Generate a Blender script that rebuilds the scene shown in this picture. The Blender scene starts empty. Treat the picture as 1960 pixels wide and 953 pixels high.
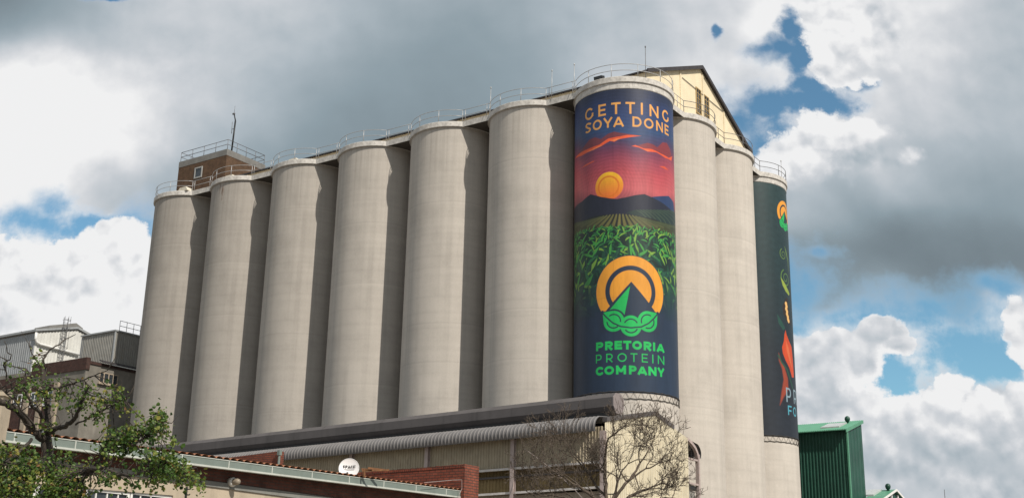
import bpy, math, random
import numpy as np
from mathutils import Vector, Matrix
random.seed(7)
sc = bpy.context.scene
COL = sc.collection

# ------------------------------------------------------------------ camera
F_PX, PITCH, ROLL = 2259.817, 0.297213694, 0.0210190821
EYE = 1.7
cp, sp = math.cos(PITCH), math.sin(PITCH)
FW = np.array([0, cp, sp]); _u = np.array([0, -sp, cp]); _r = np.array([1., 0, 0])
RT = _r*math.cos(ROLL) + _u*math.sin(ROLL); UP = -_r*math.sin(ROLL) + _u*math.cos(ROLL)
CAM = np.array([0, 0, EYE])
cam = bpy.data.cameras.new('camera'); camo = bpy.data.objects.new('camera', cam); COL.objects.link(camo)
camo.matrix_world = Matrix(((RT[0], UP[0], -FW[0], 0), (RT[1], UP[1], -FW[1], 0), (RT[2], UP[2], -FW[2], EYE), (0, 0, 0, 1)))
cam.sensor_width = 36; cam.lens = F_PX/1960*36; cam.clip_end = 5000; cam.clip_start = .1
sc.camera = camo

# site frame: X runs along the long row of silos (to the right), Y into the depth, origin on the corner silo's axis
ANG = 2.54113159
AX = np.array([-math.cos(ANG), -math.sin(ANG), 0]); BY = np.array([-AX[1], AX[0], 0])
ORG = np.array([8.99638604, 89.9358704, 0])
PHI = math.atan2(AX[1], AX[0])
def to_world(p): return ORG + AX*p[0] + BY*p[1] + np.array([0, 0, 1.])*p[2]
def to_site(P): q = np.asarray(P) - ORG; return np.array([q @ AX, q @ BY, q[2]])
def ray(x, y):
    d = FW + RT*(x-980)/F_PX - UP*(y-476.5)/F_PX
    return d/np.linalg.norm(d)
def on_y(x, y, Y):     # where the line of sight meets a wall standing at site Y
    d = ray(x, y); t = (Y-(CAM-ORG) @ BY)/(d @ BY); return to_site(CAM+d*t)
def on_x(x, y, X):
    d = ray(x, y); t = (X-(CAM-ORG) @ AX)/(d @ AX); return to_site(CAM+d*t)
def at_depth(x, y, D):
    d = ray(x, y); return CAM + d*(D/d[1])

# ------------------------------------------------------------------ light
SUN_T, SUN_EL = math.radians(17.5), math.radians(45.5)
sdir = AX*math.cos(SUN_T)*math.cos(SUN_EL) - BY*math.sin(SUN_T)*math.cos(SUN_EL) + np.array([0, 0, math.sin(SUN_EL)])
sun = bpy.data.lights.new('sun', 'SUN'); sun.energy = 5.0; sun.angle = math.radians(.5); sun.color = (1, .93, .83)
suno = bpy.data.objects.new('sun', sun); COL.objects.link(suno); suno.location = (40, -40, 80)
suno.rotation_euler = Vector(sdir).to_track_quat('Z', 'Y').to_euler()
sc.view_settings.view_transform = 'Standard'; sc.view_settings.look = 'None'
sc.view_settings.exposure = 0.0; sc.view_settings.gamma = 1.0; sc.view_settings.use_curve_mapping = False
sc.cycles.max_bounces = 6; sc.cycles.use_denoising = True

def lin(c):
    c = np.asarray(c, float)/255.
    return np.where(c <= .04045, c/12.92, ((c+.055)/1.055)**2.4)

# ------------------------------------------------------------------ sky
def build_sky():
    w = bpy.data.worlds.new('World'); sc.world = w; w.use_nodes = True
    nt = w.node_tree; N, L = nt.nodes, nt.links; N.clear()
    def val(v):
        return v
    def M(op, a, b=None, c=None, clamp=False):
        n = N.new('ShaderNodeMath'); n.operation = op; n.use_clamp = clamp
        for i, q in enumerate((a, b, c)):
            if q is None: continue
            if isinstance(q, (int, float)): n.inputs[i].default_value = q
            else: L.new(q, n.inputs[i])
        return n.outputs[0]
    def V(op, a, b=None, c=None, out=0):
        n = N.new('ShaderNodeVectorMath'); n.operation = op
        for i, q in enumerate((a, b, c)):
            if q is None: continue
            if isinstance(q, (tuple, list)): n.inputs[i].default_value = q
            else: L.new(q, n.inputs[i])
        return n.outputs[out]
    def noise(vec, scale, detail, rough=.5, dist=0., color=False, lac=2.0):
        n = N.new('ShaderNodeTexNoise'); n.noise_dimensions = '3D'; n.inputs['Scale'].default_value = scale
        n.inputs['Detail'].default_value = detail; n.inputs['Roughness'].default_value = rough
        n.inputs['Distortion'].default_value = dist; n.inputs['Lacunarity'].default_value = lac; L.new(vec, n.inputs['Vector'])
        return n.outputs['Color' if color else 'Fac']
    tc = N.new('ShaderNodeTexCoord')
    sep = N.new('ShaderNodeSeparateXYZ'); L.new(tc.outputs['Generated'], sep.inputs[0])
    yy = M('MAXIMUM', M('ABSOLUTE', sep.outputs[1]), .12)
    cmb = N.new('ShaderNodeCombineXYZ'); L.new(M('DIVIDE', sep.outputs[0], yy), cmb.inputs[0]); L.new(M('DIVIDE', sep.outputs[2], yy), cmb.inputs[1])
    P = cmb.outputs[0]
    def q(x, y):
        d = ray(x, y); return d[0]/d[1], d[2]/d[1]
    S = 1/F_PX*1.06
    def vor(vec, scale, detail, rough=.5):
        n = N.new('ShaderNodeTexVoronoi'); n.voronoi_dimensions = '2D'; n.feature = 'F1'; n.normalize = True
        n.inputs['Scale'].default_value = scale; n.inputs['Detail'].default_value = detail; n.inputs['Roughness'].default_value = rough
        L.new(vec, n.inputs['Vector']); return n.outputs['Distance']
    def sstep(v, a, b):
        n = N.new('ShaderNodeMapRange'); n.interpolation_type = 'SMOOTHSTEP'; L.new(v, n.inputs[0]); n.inputs[1].default_value = a; n.inputs[2].default_value = b
        return n.outputs[0]
    def union(vec, ells, k=.25, grow=1.):
        acc = None
        for x, y, rx, ry in ells:
            cx, cy = q(x, y); sx, sy = 1/(rx*S*grow), 1/(ry*S*grow)
            l = V('LENGTH', V('MULTIPLY_ADD', vec, (sx, sy, 0), (-cx*sx, -cy*sy, 0)), out=1)
            h = M('SUBTRACT', 1, l); acc = h if acc is None else M('SMOOTH_MAX', acc, h, k)
        return acc
    def field(vec, pts, base):
        num = den = None
        for x, y, g, r in pts:
            cx, cy = q(x, y); s = 1/(r*S)
            t = V('MULTIPLY_ADD', vec, (s, s, 0), (-cx*s, -cy*s, 0))
            wgt = M('POWER', .3679, V('DOT_PRODUCT', t, t, out=1))
            num = M('MULTIPLY', wgt, g/255.) if num is None else M('MULTIPLY_ADD', wgt, g/255., num)
            den = M('ADD', wgt, .0005) if den is None else M('ADD', wgt, den)
        return M('DIVIDE', M('ADD', num, .0005*base), den)
    w1 = V('SUBTRACT', noise(P, 7, 3, .55, color=True), (.5, .5, .5))
    w2 = V('SUBTRACT', noise(P, 26, 5, .6, color=True), (.5, .5, .5))
    PW = V('MULTIPLY_ADD', w1, (.06, .05, 0), P); PW = V('MULTIPLY_ADD', w2, (.02, .018, 0), PW)
    # --- the broad grey cloud deck and the gaps in it
    holes = [(1518, 62, 18, 42), (1498, 98, 42, 30), (1532, 118, 24, 55), (1465, 98, 36, 16), (1542, 168, 34, 36), (1470, 192, 86, 40), (1565, 196, 66, 32),
             (1438, 225, 62, 45), (1452, 272, 42, 44), (1618, 160, 30, 12), (1378, 48, 11, 15),
             (1535, 550, 58, 90), (1625, 596, 95, 36), (1760, 598, 130, 48), (1850, 680, 105, 62), (1700, 710, 70, 60), (1560, 470, 36, 14), (1900, 560, 60, 20),
             (55, 408, 95, 26), (100, 385, 34, 24), (272, 425, 40, 50), (190, 425, 95, 26), (205, 4, 40, 8)]
    acc = union(PW, holes, .2, 1.42)
    fb = noise(P, 13, 10, .62, .2); fb2 = noise(P, 45, 6, .6)
    d = M('MULTIPLY_ADD', M('SUBTRACT', fb, .5), 3.0, M('MULTIPLY', M('MINIMUM', acc, .8), -1.45))
    d = M('MULTIPLY_ADD', M('SUBTRACT', fb2, .5), 1.5, d)
    blur = None
    for x, y, r in ((1600, 545, 95), (1700, 565, 80), (1860, 545, 110), (1420, 270, 60), (1450, 115, 55), (1400, 190, 50), (1530, 560, 60), (1630, 160, 40), (60, 375, 70), (280, 390, 60)):
        cx, cy = q(x, y); sc_ = 1/(r*S); t = V('MULTIPLY_ADD', P, (sc_, sc_, 0), (-cx*sc_, -cy*sc_, 0)); wg = M('POWER', .3679, V('DOT_PRODUCT', t, t, out=1))
        blur = wg if blur is None else M('MAXIMUM', blur, wg)
    mr = N.new('ShaderNodeMapRange'); mr.interpolation_type = 'SMOOTHSTEP'; L.new(d, mr.inputs[0]); L.new(M('MULTIPLY_ADD', blur, -1.1, -.80), mr.inputs[1]); L.new(M('MULTIPLY_ADD', blur, .5, .2), mr.inputs[2])
    mask = mr.outputs[0]
    pts = [(40, 20, 128, 130), (150, 40, 172, 120), (300, 30, 190, 120), (520, 20, 190, 130), (760, 20, 168, 130), (950, 60, 160, 130), (1150, 40, 176, 120), (1300, 60, 196, 110),
           (30, 180, 262, 100), (130, 240, 256, 95), (90, 120, 244, 60), (200, 170, 226, 80), (40, 320, 226, 80), (250, 260, 224, 80), (330, 170, 196, 100), (430, 240, 178, 100), (560, 120, 172, 110), (640, 230, 140, 120), (800, 160, 140, 130), (900, 120, 142, 100),
           (200, 350, 178, 70), (330, 340, 164, 80), (470, 330, 144, 80), (1000, 130, 152, 90), (1180, 110, 186, 90), (1330, 150, 208, 60), (1430, 150, 205, 60), (1490, 130, 214, 40), (1480, 60, 226, 40),
           (1700, 30, 220, 70), (1800, 60, 205, 90), (1930, 60, 178, 90), (1640, 200, 205, 50), (1760, 190, 196, 90), (1900, 220, 176, 100),
           (1700, 340, 190, 60), (1560, 380, 180, 50), (1620, 390, 160, 55), (1800, 360, 166, 90), (1920, 380, 152, 80),
           (1600, 460, 138, 60), (1720, 470, 126, 80), (1850, 480, 126, 80), (1940, 500, 134, 60), (1700, 540, 150, 50), (1940, 620, 220, 50), (1700, 660, 205, 60), (1750, 870, 190, 120), (60, 560, 236, 120), (180, 600, 236, 100)]
    PB = V('MULTIPLY_ADD', w1, (.055, .045, 0), P); PB = V('MULTIPLY_ADD', w2, (.014, .012, 0), PB)
    g = M('MULTIPLY_ADD', M('SUBTRACT', field(PB, pts, .70), .66), 1.32, .67)
    up = V('ADD', P, (.006, .012, 0))
    rel = M('SUBTRACT', noise(P, 15, 6, .5, .1), noise(up, 15, 6, .5, .1))
    g = M('MULTIPLY_ADD', rel, M('MAXIMUM', M('MULTIPLY_ADD', M('SUBTRACT', g, .58), .95, .05), .05), g)
    g = M('MULTIPLY_ADD', M('SUBTRACT', noise(P, 6, 4, .5), .5), .10, g)
    g = M('ADD', M('MULTIPLY_ADD', M('SUBTRACT', 1, mask), .22, g), .045)
    # --- heaped cumulus in front: cauliflower outlines, white sunlit heads, grey feet
    cum = [(1520, 296, 62, 44), (1585, 262, 66, 48), (1650, 262, 62, 44), (1478, 320, 46, 36), (1560, 320, 90, 40), (1665, 300, 60, 40),
           (1570, 30, 40, 40), (1605, 70, 62, 60), (1660, 95, 80, 66), (1600, 128, 46, 44), (1660, 30, 70, 50), (1735, 300, 40, 18), (1725, 312, 30, 14),
           (225, 462, 66, 50), (150, 492, 86, 42), (60, 494, 80, 46), (262, 500, 60, 52), (-10, 500, 60, 50), (120, 560, 200, 60), (20, 600, 120, 50), (250, 560, 60, 60),
           (1600, 668, 112, 40), (1560, 705, 80, 58), (1690, 640, 44, 34), (1650, 690, 60, 36), (1720, 665, 36, 20),
           (1822, 748, 30, 30), (1800, 778, 44, 34), (1750, 806, 80, 44), (1882, 790, 50, 42), (1948, 786, 40, 44), (1690, 822, 90, 54), (1830, 836, 90, 48), (1930, 860, 90, 60), (1760, 890, 150, 60), (1600, 790, 110, 70), (1900, 930, 120, 60),
           (1948, 620, 30, 44), (1965, 670, 30, 36), (1775, 925, 8, 5)]
    PC = V('MULTIPLY_ADD', w1, (.03, .03, 0), P); PC = V('MULTIPLY_ADD', w2, (.012, .012, 0), PC)
    dc = union(PC, cum, .15, 1.12)
    PV = V('MULTIPLY_ADD', w2, (.012, .012, 0), P)
    b1 = vor(PV, 24, 2, .5); b2 = vor(PV, 70, 2, .5); fb3 = noise(P, 60, 6, .65)
    ht = M('MULTIPLY_ADD', b2, -.45, M('MULTIPLY_ADD', b1, -.8, M('MULTIPLY', M('SUBTRACT', fb3, .5), 1.3)))
    dd = M('ADD', M('MULTIPLY_ADD', ht, .75, dc), .32)
    cmask = sstep(dd, -.08, .19)
    blur = None        # feet and far flanks melt into the grey deck, sunlit heads stay crisp
    for x, y, r in ((1600, 352, 60), (1690, 330, 60), (1705, 285, 50), (1530, 350, 40), (1700, 110, 70), (1650, 158, 60), (1740, 40, 70), (1590, 168, 40), (60, 610, 120), (200, 620, 120), (300, 560, 70), (1735, 312, 40), (1600, 740, 60), (1730, 700, 60), (1800, 930, 150), (1930, 880, 90)):
        cx, cy = q(x, y); sc_ = 1/(r*S); t = V('MULTIPLY_ADD', P, (sc_, sc_, 0), (-cx*sc_, -cy*sc_, 0)); wg = M('POWER', .3679, V('DOT_PRODUCT', t, t, out=1))
        blur = wg if blur is None else M('MAXIMUM', blur, wg)
    mr = N.new('ShaderNodeMapRange'); mr.interpolation_type = 'SMOOTHSTEP'; L.new(dd, mr.inputs[0]); mr.inputs[1].default_value = -.08; L.new(M('MULTIPLY_ADD', blur, .95, .2), mr.inputs[2])
    bmix = mr.outputs[0]
    PVu = V('ADD', PV, (.004, .011, 0)); Pu = V('ADD', P, (.004, .011, 0))
    relc = M('ADD', M('MULTIPLY', M('SUBTRACT', vor(PVu, 24, 2, .5), b1), 1.0), M('MULTIPLY', M('SUBTRACT', fb3, noise(Pu, 60, 6, .65)), .22))
    cpts = [(1500, 280, 252, 60), (1590, 240, 252, 60), (1660, 235, 244, 50), (1480, 330, 236, 40), (1560, 330, 226, 45), (1640, 330, 190, 50), (1700, 300, 192, 40), (1600, 370, 165, 40), (1735, 300, 214, 24),
            (1580, 40, 252, 60), (1610, 100, 250, 50), (1670, 80, 226, 50), (1720, 60, 208, 60), (1650, 150, 208, 50), (1600, 160, 222, 40),
            (220, 440, 254, 60), (100, 470, 250, 80), (20, 480, 244, 60), (260, 520, 248, 50), (150, 540, 246, 60), (60, 580, 226, 60), (200, 600, 236, 50),
            (1560, 670, 226, 60), (1650, 650, 226, 60), (1730, 640, 212, 40), (1580, 730, 206, 60), (1700, 690, 210, 40),
            (1822, 735, 252, 40), (1780, 780, 244, 40), (1700, 790, 238, 50), (1880, 770, 250, 50), (1945, 770, 246, 40), (1830, 820, 230, 40), (1650, 820, 220, 50), (1730, 840, 214, 40), (1900, 830, 206, 40), (1800, 870, 196, 50), (1900, 900, 200, 60), (1700, 890, 200, 50), (1760, 930, 212, 40),
            (1950, 620, 236, 40), (1960, 680, 228, 40)]
    gc = field(PB, cpts, .9)
    gc = M('MULTIPLY_ADD', relc, .55, M('ADD', gc, .012))
    gc = M('MULTIPLY_ADD', M('SUBTRACT', noise(P, 11, 5, .55), .5), .08, gc)
    gm = N.new('ShaderNodeMix'); gm.data_type = 'FLOAT'; L.new(bmix, gm.inputs[0]); L.new(g, gm.inputs[2]); L.new(gc, gm.inputs[3])
    g = M('MAXIMUM', M('MINIMUM', gm.outputs[0], .985), .3)
    mask = M('MAXIMUM', mask, cmask)
    ramp = N.new('ShaderNodeValToRGB'); L.new(g, ramp.inputs[0])
    cr = ramp.color_ramp; cr.interpolation = 'LINEAR'
    def stop(e, p, c): e.position = p; v = lin(c); e.color = (*v, 1)
    stop(cr.elements[0], .3, (72, 82, 90)); stop(cr.elements[1], 1., (255, 255, 255))
    for p, c in ((.5, (120, 133, 141)), (.62, (150, 166, 175)), (.74, (183, 194, 202)), (.86, (216, 220, 225)), (.94, (240, 241, 243))):
        stop(cr.elements.new(p), p, c)
    sky = N.new('ShaderNodeTexSky'); sky.sky_type = 'NISHITA'; sky.sun_disc = False
    sky.sun_elevation = SUN_EL; sky.sun_rotation = math.atan2(sdir[0], sdir[1]); sky.air_density = 1.0; sky.dust_density = .6; sky.ozone_density = 1.0
    mix = N.new('ShaderNodeMix'); mix.data_type = 'RGBA'
    L.new(mask, mix.inputs[0]); tint = N.new('ShaderNodeMix'); tint.data_type = 'RGBA'; tint.blend_type = 'MULTIPLY'; tint.inputs[0].default_value = 1; L.new(sky.outputs[0], tint.inputs[6]); tint.inputs[7].default_value = (1.03, 1.44, 1.43, 1); L.new(tint.outputs[2], mix.inputs[6])
    cs = N.new('ShaderNodeMix'); cs.data_type = 'RGBA'; cs.blend_type = 'MULTIPLY'; cs.inputs[0].default_value = 1
    L.new(ramp.outputs[0], cs.inputs[6]); k = CLOUD_K/SKY_STRENGTH; cs.inputs[7].default_value = (k, k, k, 1)
    L.new(cs.outputs[2], mix.inputs[7])
    bg = N.new('ShaderNodeBackground'); bg.inputs[1].default_value = SKY_STRENGTH; L.new(mix.outputs[2], bg.inputs[0])
    out = N.new('ShaderNodeOutputWorld'); L.new(bg.outputs[0], out.inputs[0])
SKY_STRENGTH, CLOUD_K = .085, .9
build_sky()

# ------------------------------------------------------------------ mesh helpers
class MB:
    def __init__(s): s.v = []; s.f = []
    def add(s, vs, fs):
        o = len(s.v); s.v += [tuple(map(float, p)) for p in vs]; s.f += [tuple(i+o for i in f) for f in fs]
    def box(s, x0, x1, y0, y1, z0, z1):
        x0, x1 = sorted((x0, x1)); y0, y1 = sorted((y0, y1)); z0, z1 = sorted((z0, z1))
        s.add([(x0, y0, z0), (x1, y0, z0), (x1, y1, z0), (x0, y1, z0), (x0, y0, z1), (x1, y0, z1), (x1, y1, z1), (x0, y1, z1)],
              [(3, 2, 1, 0), (4, 5, 6, 7), (0, 1, 5, 4), (1, 2, 6, 5), (2, 3, 7, 6), (3, 0, 4, 7)]); return s
    def prism(s, poly, axis, a0, a1, shear=0):
        # poly: 2D outline; axis 'x': poly=(y,z); 'y': poly=(x,z); 'z': poly=(x,y)
        n = len(poly)
        def P(p, a):
            return {'x': (a, p[0], p[1]+shear*a), 'y': (p[0], a, p[1]), 'z': (p[0], p[1], a)}[axis]
        s.add([P(p, a0) for p in poly] + [P(p, a1) for p in poly],
              [tuple(range(n))[::-1], tuple(range(n, 2*n))] + [(i, (i+1) % n, n+(i+1) % n, n+i) for i in range(n)]); return s
    def tube(s, pts, r, n=6, cap=True):
        pts = [np.asarray(p, float) for p in pts]; m = len(pts)
        rs = r if isinstance(r, (list, tuple, np.ndarray)) else [r]*m
        vs = []; prev = None
        for i, p in enumerate(pts):
            t = pts[min(i+1, m-1)] - pts[max(i-1, 0)]; t = t/(np.linalg.norm(t)+1e-9)
            if prev is None:
                h = np.array([0, 0, 1.]) if abs(t[2]) < .9 else np.array([1., 0, 0]); e = np.cross(t, h)
            else: e = prev - t*(prev @ t)
            e = e/(np.linalg.norm(e)+1e-9); prev = e; g = np.cross(t, e)
            for k in range(n):
                a = 2*math.pi*k/n; vs.append(p + rs[i]*(e*math.cos(a)+g*math.sin(a)))
        fs = [(i*n+k, i*n+(k+1) % n, (i+1)*n+(k+1) % n, (i+1)*n+k) for i in range(m-1) for k in range(n)]
        if cap: fs += [tuple(range(n))[::-1], tuple(range((m-1)*n, m*n))]
        s.add(vs, fs); return s
    def bar(s, p, q, w, h=None):
        h = h or w; p, q = np.asarray(p, float), np.asarray(q, float); t = q-p; t /= np.linalg.norm(t)
        k = np.array([0, 0, 1.]) if abs(t[2]) < .95 else np.array([1., 0, 0]); e = np.cross(t, k); e /= np.linalg.norm(e); g = np.cross(e, t)
        vs = [c+e*a*w/2+g*b*h/2 for c in (p, q) for a, b in ((-1, -1), (1, -1), (1, 1), (-1, 1))]
        s.add(vs, [(3, 2, 1, 0), (4, 5, 6, 7)]+[(i, (i+1) % 4, 4+(i+1) % 4, 4+i) for i in range(4)]); return s
    def lathe(s, prof, c=(0, 0, 0), n=48, a0=0, a1=2*math.pi):
        full = abs(a1-a0-2*math.pi) < 1e-6; m = n if full else n+1; k = len(prof)
        vs = [(c[0]+r*math.cos(a0+(a1-a0)*i/n), c[1]+r*math.sin(a0+(a1-a0)*i/n), c[2]+z) for i in range(m) for r, z in prof]
        fs = [(i*k+j, ((i+1) % m)*k+j, ((i+1) % m)*k+j+1, i*k+j+1) for i in range(n) for j in range(k-1)]
        s.add(vs, fs); return s
    def arcbox(s, r0, r1, a0, a1, z0, z1, c=(0, 0), n=24):
        vs = []
        for i in range(n+1):
            a = a0+(a1-a0)*i/n; ca, sa = math.cos(a), math.sin(a)
            vs += [(c[0]+r*ca, c[1]+r*sa, z) for r, z in ((r0, z0), (r1, z0), (r1, z1), (r0, z1))]
        fs = [(i*4+j, (i+1)*4+j, (i+1)*4+(j+1) % 4, i*4+(j+1) % 4) for i in range(n) for j in range(4)]
        s.add(vs, fs+[(0, 1, 2, 3), (n*4+3, n*4+2, n*4+1, n*4)]); return s
    def corr(s, axis, c, a0, a1, zb, zt, pitch=.19, depth=.04, out=-1, shear=0):
        """ribbed sheet standing on the plane axis=c; zb/zt numbers or functions of the running coordinate"""
        fb = zb if callable(zb) else (lambda a: zb); ft = zt if callable(zt) else (lambda a: zt)
        n = max(1, int(round(abs(a1-a0)/pitch))); pr = [(0, 0), (.22, 0), (.36, 1), (.64, 1), (.78, 0)]
        xs = [(a0+(a1-a0)*(i+t)/n, h) for i in range(n) for t, h in pr] + [(a1, 0)]
        vs = []
        for a, h in xs:
            o = c+out*h*depth; zz = shear*a
            for z in (fb(a), ft(a)): vs.append((a, o, z+zz) if axis == 'y' else (o, a, z))
        fs = [(2*i, 2*i+2, 2*i+3, 2*i+1) for i in range(len(xs)-1)]
        s.add(vs, fs); return s

def setp(o, label, cat, group=None, kind=None):
    if label: o['label'] = label
    if cat: o['category'] = cat
    if group: o['group'] = group
    if kind: o['kind'] = kind
    return o
def thing(name, label, cat, base, group=None, site=True):
    o = bpy.data.objects.new(name, None); COL.objects.link(o); o.empty_display_size = .5
    o.location = to_world(base) if site else base
    o.rotation_euler = (0, 0, PHI if site else 0)
    o['base_x'], o['base_y'], o['base_z'] = map(float, base)
    return setp(o, label, cat, group)
def part(name, mb, mat, parent, smooth=False, label=None, root=None):
    root = root or parent
    while root.parent: root = root.parent
    b = (root['base_x'], root['base_y'], root['base_z'])
    me = bpy.data.meshes.new(name)
    me.from_pydata([(x-b[0], y-b[1], z-b[2]) for x, y, z in mb.v], [], mb.f); me.materials.append(mat); me.update()
    if smooth: me.polygons.foreach_set('use_smooth', [True]*len(me.polygons))
    o = bpy.data.objects.new(name, me); COL.objects.link(o); o.parent = parent
    if label: o['label'] = label
    return o
def smooth_by_angle(o, deg=35):
    import bmesh
    bm = bmesh.new(); bm.from_mesh(o.data); th = math.radians(deg)
    for e in bm.edges:
        e.smooth = not (len(e.link_faces) == 2 and e.calc_face_angle(0) > th) and len(e.link_faces) == 2
    for f in bm.faces: f.smooth = True
    bm.to_mesh(o.data); bm.free(); return o

# ------------------------------------------------------------------ materials
def nodes(name):
    m = bpy.data.materials.new(name); m.use_nodes = True; nt = m.node_tree
    return m, nt, nt.nodes['Principled BSDF']
def tex(nt, kind, scale, detail=4, rough=.55, stretch=(1, 1, 1), coord='Object', dist=0):
    tc = nt.nodes.new('ShaderNodeTexCoord'); mp = nt.nodes.new('ShaderNodeMapping'); mp.inputs['Scale'].default_value = stretch
    nt.links.new(tc.outputs[coord], mp.inputs[0]); n = nt.nodes.new(kind)
    n.inputs['Scale'].default_value = scale
    if 'Detail' in n.inputs: n.inputs['Detail'].default_value = detail
    if 'Roughness' in n.inputs: n.inputs['Roughness'].default_value = rough
    if 'Distortion' in n.inputs: n.inputs['Distortion'].default_value = dist
    nt.links.new(mp.outputs[0], n.inputs['Vector']); return n
def ramp(nt, src, stops):
    r = nt.nodes.new('ShaderNodeValToRGB'); nt.links.new(src, r.inputs[0]); e = r.color_ramp.elements
    while len(e) < len(stops): e.new(.5)
    for el, (p, c) in zip(e, stops): el.position = p; el.color = (*c, 1) if len(c) == 3 else c
    return r.outputs[0]
def mixc(nt, fac, a, b, mode='MIX'):
    m = nt.nodes.new('ShaderNodeMix'); m.data_type = 'RGBA'; m.blend_type = mode
    for i, q in ((0, fac), (6, a), (7, b)):
        if isinstance(q, (int, float)): m.inputs[i].default_value = q
        elif isinstance(q, (tuple, list)): m.inputs[i].default_value = (*q, 1)
        else: nt.links.new(q, m.inputs[i])
    return m.outputs[2]
def bump(nt, p, h, strength=.3, dist=.02):
    b = nt.nodes.new('ShaderNodeBump'); b.inputs['Strength'].default_value = strength; b.inputs['Distance'].default_value = dist
    nt.links.new(h, b.inputs['Height']); nt.links.new(b.outputs[0], p.inputs['Normal'])
def weathered(name, col, rough=.8, var=.25, scale=1.5, streak=.3, dirt=(.12, .1, .08), dirt_amt=.25, metallic=0, spec=.3, fine=.08):
    """painted or bare surface with blotches, vertical run marks and dirt"""
    m, nt, p = nodes(name); c = np.array(col)
    n1 = tex(nt, 'ShaderNodeTexNoise', scale, 6, .6)
    base = ramp(nt, n1.outputs['Fac'], [(.3, tuple(c*(1-var))), (.7, tuple(np.minimum(c*(1+var*.6), .95)))])
    n2 = tex(nt, 'ShaderNodeTexNoise', scale*3, 4, .6, (1, 1, .06))
    st = ramp(nt, n2.outputs['Fac'], [(.5, (0, 0, 0)), (.75, (streak,)*3)])
    base = mixc(nt, st, base, tuple(c*.55))
    n3 = tex(nt, 'ShaderNodeTexNoise', scale*1.7, 8, .7)
    dm = ramp(nt, n3.outputs['Fac'], [(.55, (0, 0, 0)), (.75, (dirt_amt,)*3)])
    base = mixc(nt, dm, base, dirt)
    n4 = tex(nt, 'ShaderNodeTexNoise', 40, 3, .6)
    fn = ramp(nt, n4.outputs['Fac'], [(.3, (1-fine,)*3), (.7, (1+fine*.5,)*3)])
    base = mixc(nt, 1.0, base, fn, 'MULTIPLY')
    nt.links.new(base, p.inputs['Base Color']); p.inputs['Roughness'].default_value = rough; p.inputs['Metallic'].default_value = metallic
    p.inputs['Specular IOR Level'].default_value = spec
    bump(nt, p, n4.outputs['Fac'], .15, .01)
    return m
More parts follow.
